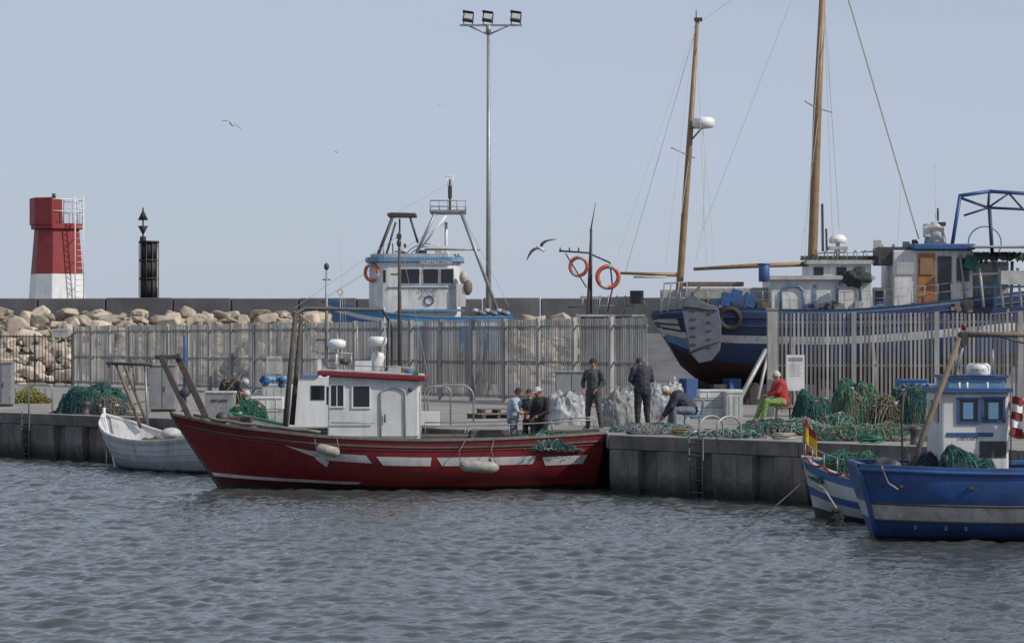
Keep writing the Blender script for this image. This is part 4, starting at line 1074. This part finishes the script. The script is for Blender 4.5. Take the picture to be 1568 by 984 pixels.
def bundle(u,vb,wpx,hpx,seed,m='tarp',name='tarpaulin_bundle'):
    s=(vb-HY)/(HC-QZ); d=F/s; p=W(u,vb,d); e=empty(name,(p.x,d,QZ)); b=MB(); w_=wpx/s; vs,fs=mound(w_,w_*.8,hpx/s,seed,38,110)
    O=Vector((p.x,d,QZ)); out=[]
    for v in vs:
        r1=1-abs(noise.noise(Vector((v.x*2.6,v.y*2.6,v.z*2.6+seed))))*2.4; r2=1-abs(noise.noise(Vector((v.x*6,v.y*6,v.z*6+seed))))*2.4; r3=noise.noise(Vector((v.x*15,v.y*15,v.z*15)))
        k=1+.10*r1+.06*r2+.02*r3-.08; out.append(O+Vector((v.x*k,v.y*k,max(0,v.z*k))))
    b.add(out,fs,m,True); 
    for k in range(4):
        a=rad(200+45*k); b.tube([O+Vector((math.cos(a)*w_*.52*r,math.sin(a)*w_*.42*r,mheight(math.cos(a)*w_*.5*r,math.sin(a)*w_*.4*r,w_,w_*.8,hpx/s,seed)*1.08+.03)) for r in(0.05,.2,.35,.5,.65,.8,.9,1.0)],.010,'rope',5)
    b.build('cover',e)
bundle(864,650,60,52,3); bundle(884,646,40,46,21); bundle(950,653,58,54,9,'netgrey','netting_bundle'); bundle(1012,642,84,64,17); bundle(965,646,60,50,19)
def crate(name,u,vb,w,dp,h,m,rot=0,z=0,d=None):
    if d is None: d=F/((vb-HY)/(HC-QZ))
    p=W(u,vb,d); e=empty(name,(p.x,d,QZ+z)); R=Matrix.Rotation(rot,3,'Z'); b=MB(); t=.03; O=Vector((p.x,d,QZ+z))
    b.box(O+Vector((0,0,t/2)),(w,dp,t),m,R)
    for sx in(-1,1):
        b.box(O+R@Vector((sx*(w/2-t/2),0,t+(h-t)/2)),(t,dp-.004,h-t),m,R)
        b.box(O+R@Vector((0,sx*(dp/2-t/2),t+(h-t)/2)),(w-2*t-.004,t,h-t),m,R)
        b.box(O+R@Vector((0,sx*(dp/2+.012),h-.03)),(w,.022,.05),m,R)
        for k in(-.3,0,.3): b.box(O+R@Vector((k*w,sx*(dp/2+.008),h*.45)),(.03,.014,h*.8),m,R)
    b.build('tub',e,.006,1)
    return e
crate('fish_crate',1098,640,1.35,.8,.30,'white',.05); crate('fish_crate',1096,640,1.3,.8,.30,'offwhite',0,.31); crate('fish_crate',1102,640,1.3,.8,.24,'white',.04,.62)
crate('fish_crate',1122,641,.5,.6,.82,'offwhite',.1)
crate('fish_crate',1395,0,.7,.5,.25,'bluep',.2,1.08,66.9); crate('fish_crate',1416,0,.6,.45,.22,'bluel',.1,1.0,66.5)
crate('fish_crate',408,645,.9,.6,.35,'offwhite',.1); crate('fish_crate',410,645,.9,.6,.35,'white',0,.36); crate('fish_crate',432,640,.7,.6,.5,'steel',.3); crate('fish_crate',420,630,.8,.6,.9,'offwhite',.1)
def drum():
    d=80.; p=W(338,640,d); e=empty('plastic_bin',(p.x,d,QZ)); b=MB()
    b.box((p.x,d,QZ+.36),(.86,.8,.72),'steel'); b.box((p.x,d,QZ+.75),(.92,.86,.06),'offwhite'); b.box((p.x,d-.41,QZ+.5),(.5,.03,.08),'dark'); b.build('body',e,.05,3)
drum()
def pallet(u,vb,rot):
    d=F/((vb-HY)/(HC-QZ)); p=W(u,vb,d); e=empty('wooden_pallet',(p.x,d,QZ)); b=MB(); R=Matrix.Rotation(rot,3,'Z')
    for k in range(6): b.box(Vector((p.x,d,QZ+.13))+R@Vector((0,-.45+.18*k,0)),(1.2,.12,.022),'wood',R)
    for k in(-.5,0,.5): b.box(Vector((p.x,d,QZ+.06))+R@Vector((k,0,0)),(.1,1.0,.115),'wood_d',R)
    b.build('boards',e)
pallet(760,632,.2); pallet(752,640,.5)
def cabinet(name,u,vt,vb,wd,m='steel',d=None):
    d=d or F/((vb-HY)/(HC-QZ)); p=W(u,vt,d); e=empty(name,(p.x,d,QZ)); b=MB()
    b.bx(p.x-wd/2,p.x+wd/2,d-.3,d+.3,QZ+.08,p.z,m); b.bx(p.x-wd/2-.03,p.x+wd/2+.03,d-.34,d+.34,p.z,p.z+.05,m); b.bx(p.x-wd/2+.05,p.x+wd/2-.05,d-.27,d+.27,QZ,QZ+.08,'dark')
    b.build('body',e,.015,2); b=MB(); b.bx(p.x-.012,p.x+.012,d-.306,d-.3,QZ+.14,p.z-.06,'dark'); b.bx(p.x+.06,p.x+.09,d-.33,d-.3,(QZ+p.z)/2-.08,(QZ+p.z)/2+.08,'dark'); b.build('doors',e)
cabinet('electrical_cabinet',250,560,630,.85); cabinet('electrical_cabinet',4,556,622,.75,'steel'); cabinet('electrical_cabinet',875,570,640,1.0,'steel',84)
def floatset():
    e=empty('blue_float_heap',W(418,600,80)); b=MB(); rr=random.Random(4)
    for i in range(16): b.ell(W(402+rr.uniform(0,36),578+rr.uniform(0,14),80+rr.uniform(-.3,.3)),(.11,.10,.10),rr.choice(['bluel','bluel','netblue','offwhite']))
    for i in range(8): b.ell(W(352+rr.uniform(0,35),583+rr.uniform(0,20),81+rr.uniform(-.3,.3)),(.12,.11,.11),rr.choice(['dark','offwhite','wood']))
    b.ell(W(150,608,83.4),(.12,.12,.16),'redp'); b.ell(W(158,612,83.3),(.1,.1,.1),'orange')
    b.build('floats',e)
floatset()
def post(name,u,v0,v1,d,r,m):
    p=W(u,v0,d); e=empty(name,(p.x,d,QZ)); b=MB(); b.tube([(p.x,d,QZ),(p.x,d,p.z-.05),(p.x,d,p.z)],[r,r,r*.5],m,12); b.tube([(p.x,d,QZ),(p.x,d,QZ+.05)],r*2.2,'dark',12); b.build('post',e)
post('blue_post',283,513,620,86,.06,'bluep')
def hoops(u0,u1,vt,vb,n=2):
    d=F/((vb-HY)/(HC-QZ)); e=empty('hoop_barrier',W(u0,vb,d)); b=MB()
    for k in range(n):
        dd=d+k*.5; a=W(u0,vb,dd);c=W(u1,vb,dd); zt=W(u0,vt,dd).z; r=(c.x-a.x)*.25
        pts=[Vector((a.x,dd,QZ)),Vector((a.x,dd,zt-r))]+[Vector((a.x+r-r*math.cos(i*math.pi/12),dd,zt-r+r*math.sin(i*math.pi/12))) for i in range(1,7)]
        pts+=[Vector((c.x-r+r*math.sin(i*math.pi/12),dd,zt-r+r*math.cos(i*math.pi/12))) for i in range(0,7)]+[Vector((c.x,dd,QZ))]
        b.tube(pts,.024,'steel',8)
    b.build('hoops',e)
hoops(650,690,592,650); hoops(655,725,590,645,1); hoops(44,80,588,634)
def shrub():
    e=empty('yellow_shrub',W(45,618,100)); b=MB(); rr=random.Random(8)
    for i in range(2200):
        u=rr.uniform(12,78); hgt=(1-abs(u-45)/36)*26+rr.uniform(-3,6); p=W(u,618-rr.random()*max(2,hgt),98+rr.uniform(-.9,.9)); s_=rr.uniform(.03,.08)
        a=Vector((rr.gauss(0,1),rr.gauss(0,1),rr.gauss(0,1))).normalized()*s_; c=a.orthogonal().normalized()*s_*.5
        b.add([p-a,p+c,p+a,p-c],[(0,1,2,3)],'bush')
    for i in range(14): 
        q=W(20+i*4,622,98); b.tube([(q.x,98,QZ),(q.x+rr.uniform(-.2,.2),98+rr.uniform(-.3,.3),QZ+.55)],.012,'wood',4)
    b.build('leaves',e)
shrub()
# ------------------------------------------------------------------ people
def person(name,base,yaw,J,top,pants,hair='hairb',shoe='black',H=1.75,cap=None,bulk=1.0,headpitch=0,sleeves=True):
    base=Vector(base); k=H/1.75; e=empty(name,base); R=Matrix.Rotation(yaw,3,'Z')
    D=dict(pel=(0,0,.95),bel=(0,0,1.12),che=(0,0,1.33),nek=(0.01,0,1.50),hea=(.03,0,1.635),
       sl=(0,.19,1.42),sr=(0,-.19,1.42),el=(-.02,.25,1.14),er=(-.02,-.25,1.14),wl=(.08,.24,.92),wr=(.08,-.24,.92),
       hl=(0,.1,.92),hr=(0,-.1,.92),kl=(.03,.12,.50),kr=(.03,-.12,.50),al=(-.02,.13,.09),ar=(-.02,-.13,.09),tl=(.16,.15,.035),tr=(.16,-.15,.035))
    D.update(J); P={a:base+R@(Vector(v)*k) for a,v in D.items()}
    B=bulk
    seg=[('pel','bel',.145*B,.15*B,top),('bel','che',.15*B,.165*B,top),('che','nek',.15*B,.06,top),('sl','sr',.075,.075,top),
     ('nek','hea',.058,.05,'skin'),('sl','el',.068*B,.052*B,top),('sr','er',.068*B,.052*B,top),('el','wl',.052*B,.036,top if sleeves else 'skin'),('er','wr',.052*B,.036,top if sleeves else 'skin'),
     ('pel','hl',.13*B,.10*B,pants),('pel','hr',.13*B,.10*B,pants),('hl','kl',.095*B,.065*B,pants),('hr','kr',.095*B,.065*B,pants),('kl','al',.065*B,.045*B,pants),('kr','ar',.065*B,.045*B,pants),
     ('al','tl',.05,.038,shoe),('ar','tr',.05,.038,shoe),('che','sl',.13*B,.07,top),('che','sr',.13*B,.07,top)]
    b=MB(); segs=[]
    for a,c,r0,r1,m in seg:
        A,C=P[a],P[c]; r0*=k;r1*=k; d=C-A; L_=max(d.length,.001); u=d/L_
        pts=[];rs=[]
        for i in range(4): an=math.pi/2*(1-i/4); pts.append(A-u*r0*math.sin(an)); rs.append(max(.004,r0*math.cos(an)))
        for i in range(5): pts.append(A+d*(i/4)); rs.append(r0+(r1-r0)*i/4)
        for i in range(1,5): an=math.pi/2*i/4; pts.append(C+u*r1*math.sin(an)); rs.append(max(.004,r1*math.cos(an)))
        b.tube(pts,rs,'skin',12); segs.append((A,C,r0,r1,m))
    for w_,el in(('wl','el'),('wr','er')):
        u=(P[w_]-P[el]).normalized(); A=P[w_];C=A+u*.09*k; b.tube([A-u*.02,A,A+u*.045,C,C+u*.01],[.02,.028*k,.036*k,.034*k,.018],'skin',10); segs.append((A+u*.02,C,.03,.035,'skin'))
    o=b.build('tmp',None)
    rm=o.modifiers.new('r','REMESH'); rm.mode='VOXEL'; rm.voxel_size=.017; sm=o.modifiers.new('s','SMOOTH'); sm.iterations=5; sm.factor=.5
    dg=bpy.context.evaluated_depsgraph_get(); dg.update(); me=bpy.data.meshes.new_from_object(o.evaluated_get(dg)); bpy.data.objects.remove(o)
    mats=[M[top],M[pants],M['skin'],M[shoe]]; names=[top,pants,'skin',shoe]
    me.materials.clear(); [me.materials.append(m) for m in mats]
    n=len(me.polygons); cen=np.zeros(n*3); me.polygons.foreach_get('center',cen); cen=cen.reshape(-1,3); best=np.full(n,1e9); idx=np.zeros(n,dtype=np.int32)
    for A,C,r0,r1,m in segs:
        a=np.array(A);d=np.array(C-A); t=np.clip(((cen-a)@d)/max(d@d,1e-9),0,1); ds=np.linalg.norm(cen-a-t[:,None]*d,axis=1)-(r0+(r1-r0)*t)
        q=ds<best; best[q]=ds[q]; idx[q]=names.index(m)
    nv=len(me.vertices); co_=np.zeros(nv*3); me.vertices.foreach_get('co',co_); co_=co_.reshape(-1,3); nr=np.array([tuple(v.normal) for v in me.vertices])
    f=np.array([noise.noise(Vector((c[0]*9,c[1]*9,c[2]*14))) for c in co_]); co_+=nr*(f*.014)[:,None]; me.vertices.foreach_set('co',co_.ravel())
    me.polygons.foreach_set('material_index',idx); me.polygons.foreach_set('use_smooth',np.ones(n,dtype=bool)); me.update()
    ob=bpy.data.objects.new('body',me); scene.collection.objects.link(ob); attach(ob,e)
    h=MB(); hc=P['hea']; Rh=R@Matrix.Rotation(headpitch,3,'Y')
    def hf(p):
        p=p.copy()
        if p.z<0: p.x*=1-.18*(-p.z/.12)*(1 if p.x<0 else .2); p.y*=1-.28*(-p.z/.12)
        return p
    h.ell(hc,(.098*k,.077*k,.122*k),'skin',Rh,20,14,hf)
    L=lambda x,y,z:hc+Rh@(Vector((x,y,z))*k)
    h.tube([L(.09,0,.02),L(.112,0,-.02),L(.098,0,-.033)],[.008,.016,.012],'skin',8)
    for s_ in(-1,1):
        h.ell(L(-.005,s_*.078,-.005),(.018,.010,.03),'skin',Rh,8,6); h.ell(L(.088,s_*.032,.01),(.010,.014,.008),'white2',Rh,8,6); h.ell(L(.096,s_*.032,.01),(.004,.006,.006),'black',Rh,8,6)
        h.tube([L(.093,s_*.05,.03),L(.099,s_*.018,.03)],.005,hair,5)
    h.tube([L(.088,-.025,-.062),L(.095,0,-.06),L(.088,.025,-.062)],.006,'redp',6)
    vs=[];fs=[];nu=24;nvv=10
    for i in range(nvv+1):
        th=math.pi*.62*i/nvv
        for j in range(nu):
            a=2*math.pi*j/nu; fr=max(0,math.cos(a)); t2=th*(1-.42*fr)
            vs.append(L(-.008+.104*math.sin(t2)*math.cos(a),.085*math.sin(t2)*math.sin(a),.01+.120*math.cos(t2)))
    for i in range(nvv):
        for j in range(nu): fs.append((i*nu+j,(i+1)*nu+j,(i+1)*nu+(j+1)%nu,i*nu+(j+1)%nu))
    h.add(vs,fs,hair,True)
    if cap:
        vs=[]
        for i in range(7):
            th=math.pi*.47*i/6
            for j in range(nu): a=2*math.pi*j/nu; vs.append(L(.0+.114*math.sin(th)*math.cos(a),.096*math.sin(th)*math.sin(a),.03+.112*math.cos(th)))
        h.add(vs,[(i*nu+j,(i+1)*nu+j,(i+1)*nu+(j+1)%nu,i*nu+(j+1)%nu) for i in range(6) for j in range(nu)],cap,True)
        pts=[L(.09,-.075,.04),L(.15,-.06,.03),L(.18,0,.028),L(.15,.06,.03),L(.09,.075,.04)]; h.prism(pts,Rh@Vector((0,0,.012)),cap)
    h.build('head',e)
    g=MB()
    for w_,el,sd in(('wl','el',1),('wr','er',-1)):
        u=(P[w_]-P[el]).normalized(); side=R@Vector((1,0,0)); side=(side-u*side.dot(u)); 
        if side.length<.1: side=(R@Vector((0,0,1))); side=side-u*side.dot(u)
        side.normalize(); inn=u.cross(side)*sd; A=P[w_]+u*.085*k
        for i,ln in enumerate((.068,.078,.073,.058)):
            s0=A+side*(.027-.018*i)*k; g.tube([s0,s0+u*ln*.45*k,s0+u*ln*.8*k-inn*.012,s0+u*ln*k-inn*.03],[.0095,.009,.008,.006],'skin',7)
        t0=P[w_]+u*.03*k+side*.028*k; g.tube([t0,t0+side*.03*k+u*.02*k,t0+side*.035*k+u*.055*k-inn*.01],[.012,.010,.007],'skin',7)
    g.build('fingers',e)
    c=MB(); 
    c.torus(P['nek']-Vector((0,0,.02)),(P['hea']-P['nek']),.062*k,.016,[top],20,8); c.build('collar',e)
    return e
M['c_lblue']=mat('light_blue_shirt',(.30,.37,.42),.85,.25,8,0,.4,25)
M['c_jean']=mat('grey_jeans',(.12,.14,.17),.85,.3,8,0,.4,25)
M['c_black']=mat('black_jacket',(.018,.018,.02),.8,.3,8,0,.4,25)
M['c_char']=mat('charcoal_sweater',(.055,.065,.07),.9,.3,8,0,.5,25)
M['c_navy']=mat('navy_jacket',(.022,.027,.042),.75,.3,8,0,.4,25)
M['c_red']=mat('red_jacket',(.32,.03,.025),.8,.25,8,0,.4,25)
M['c_lime']=mat('lime_trousers',(.15,.24,.07),.8,.25,8,0,.4,25)
M['c_grey']=mat('grey_trousers',(.06,.062,.066),.85,.25,8,0,.4,25)
M['c_brown']=mat('tan_boots',(.18,.11,.06),.8,.25,8)
YL=math.pi; YR=0.0; YB=math.pi/2; YF=-math.pi/2
person('man_in_light_blue_shirt',(W(785,0,65.2).x,65.2,.72),YR-.2,dict(che=(.06,0,1.33),nek=(.10,0,1.49),hea=(.15,0,1.61),sl=(.06,.19,1.41),sr=(.06,-.19,1.41),el=(.15,.25,1.16),er=(.17,-.25,1.16),wl=(.38,.12,1.12),wr=(.38,-.12,1.10)),'c_lblue','c_jean','hairb',H=1.78,bulk=1.08,headpitch=.35,sleeves=False)
person('man_in_black_jacket',(W(829,0,65.0).x,65.0,.72),YL+.75,dict(che=(.04,0,1.33),nek=(.07,0,1.49),hea=(.12,0,1.61),el=(.05,.27,1.15),er=(.05,-.27,1.15),wl=(.26,.16,1.05),wr=(.26,-.16,1.05)),'c_black','c_black','hairb',H=1.80,bulk=1.2,headpitch=.3,cap='offwhite')
person('man_in_dark_coat',(W(811,0,65.9).x,65.9,.72),YF-.4,dict(wl=(.2,.12,1.1),wr=(.2,-.12,1.1)),'c_navy','c_black','hairb',H=1.72,headpitch=.3)
def onq(u,v): d=F/((v-HY)/(HC-QZ)); return (W(u,v,d).x,d,QZ)
person('man_in_grey_sweater',onq(909,659),YF-.5,dict(el=(.0,.30,1.17),er=(.0,-.30,1.17),wl=(.17,.19,1.02),wr=(.17,-.19,1.02),kl=(.03,.16,.5),kr=(.03,-.14,.5),al=(-.02,.2,.09),ar=(-.02,-.17,.09),tl=(.15,.24,.035),tr=(.15,-.2,.035)),'c_char','c_grey','hairb',cap='c_black',H=1.84,bulk=1.15,headpitch=.15)
person('man_in_navy_jacket',onq(984,657),YB+.35,dict(che=(.06,0,1.34),nek=(.12,0,1.48),hea=(.2,0,1.58),sl=(.06,.2,1.42),sr=(.06,-.2,1.42),el=(.08,.27,1.18),er=(.08,-.27,1.18),wl=(.28,.12,1.08),wr=(.28,-.12,1.08)),'c_navy','c_black','hairb','c_grey',H=1.92,bulk=1.28,headpitch=.5)
seatx=dict(pel=(0,0,.52),bel=(.10,0,.64),che=(.30,0,.80),nek=(.46,0,.90),hea=(.60,0,.97),sl=(.36,.19,.84),sr=(.36,-.19,.84),el=(.50,.24,.58),er=(.50,-.24,.58),wl=(.66,.12,.38),wr=(.66,-.12,.36),
   hl=(.03,.11,.50),hr=(.03,-.11,.50),kl=(.44,.18,.52),kr=(.42,-.18,.50),al=(.42,.19,.10),ar=(.50,-.19,.10),tl=(.58,.22,.04),tr=(.66,-.22,.04))
pF=onq(1058,661); person('seated_man_mending_net',pF,YL+.12,seatx,'c_navy','c_jean','hairw','c_brown',H=1.88,bulk=1.22,headpitch=.75)
seat2=dict(pel=(0,0,.60),bel=(.03,0,.76),che=(.08,0,.97),nek=(.12,0,1.13),hea=(.16,0,1.26),sl=(.08,.2,1.06),sr=(.08,-.2,1.06),el=(.2,.26,.84),er=(.2,-.26,.84),wl=(.42,.14,.76),wr=(.42,-.14,.74),
   hl=(.05,.11,.58),hr=(.05,-.11,.58),kl=(.48,.18,.60),kr=(.48,-.18,.58),al=(.60,.19,.12),ar=(.66,-.19,.12),tl=(.76,.22,.05),tr=(.82,-.22,.05))
pG=onq(1198,650); person('seated_man_in_red_jacket',pG,YL+.2,seat2,'c_red','c_lime','hairw','black',H=1.88,bulk=1.28,headpitch=.25)
def chair(name,p,h,m,back=1):
    e=empty(name,p); b=MB(); x,y,z=p
    b.box((x+.03,y,z+h),(.44,.44,.04),m)
    for a in(-1,1):
        for c in(-1,1): b.tube([(x+.03+a*.2,y+c*.2,z),(x+.03+a*.18,y+c*.18,z+h-.02)],.018,m,8)
    if back:
        for c in(-1,1): b.tube([(x+.25,y+c*.2,z+h),(x+.32,y+c*.2,z+h+.38)],.018,m,8)
        b.box((x+.30,y,z+h+.28),(.03,.44,.18),m)
    b.build('seat_and_legs',e,.006,1)
chair('plastic_chair',pF,.41,'bluel'); chair('stool',pG,.48,'wood',0)
# ------------------------------------------------------------------ gulls
def gull(u,v,d,yaw,roll,span,tilt):
    c=W(u,v,d); e=empty('seagull',c); b=MB(); R=Matrix.Rotation(yaw,3,'Z')@Matrix.Rotation(tilt,3,'Y')@Matrix.Rotation(roll,3,'X'); k=span/1.3
    L=lambda x,y,z:c+R@(Vector((x,y,z))*k)
    b.tube([L(.27,0,.02),L(.24,0,.03),L(.18,0,.02),L(.08,0,0),L(-.08,0,-.01),L(-.2,0,0),L(-.30,0,.01)],[.008,.03*k,.042*k,.06*k,.065*k,.04*k,.012],'white2',12)
    b.tube([L(.26,0,.02),L(.32,0,.005)],[.012,.003],'yellow',6)
    b.add([L(-.2,-.03,.01),L(-.2,.03,.01),L(-.36,.08,.01),L(-.36,-.08,.01)],[(0,1,2,3)],'offwhite')
    for s in(-1,1):
        st=[(.03,.11,.02,.17),(.18,.13,.09,.17),(.34,.12,.08,.14),(.52,.04,.03,.09),(.68,-.06,-.03,.02)]
        top=[L(x+.0,s*y,z) for y,x,z,cw in st]; bot=[L(x-cw,s*y,z-.005) for y,x,z,cw in st]
        n=len(st)
        for i in range(n-1):
            b.add([top[i],top[i+1],bot[i+1],bot[i]],[(0,1,2,3)],'dark')
            dz=R@Vector((0,0,-.012)); b.add([top[i]+dz,top[i+1]+dz,bot[i+1]+dz,bot[i]+dz],[(3,2,1,0)],'steel' if i<3 else 'dark')
    b.build('body_and_wings',e)
gull(827,380,95,rad(122),rad(-38),1.3,rad(-22)); gull(355,191,110,rad(125),rad(20),1.05,rad(-15))
for i,(u,v) in enumerate(((673,161),(515,233))): gull(u,v,400,rad(100+60*i),.2,1.1,0)
print('objects',len(bpy.data.objects))
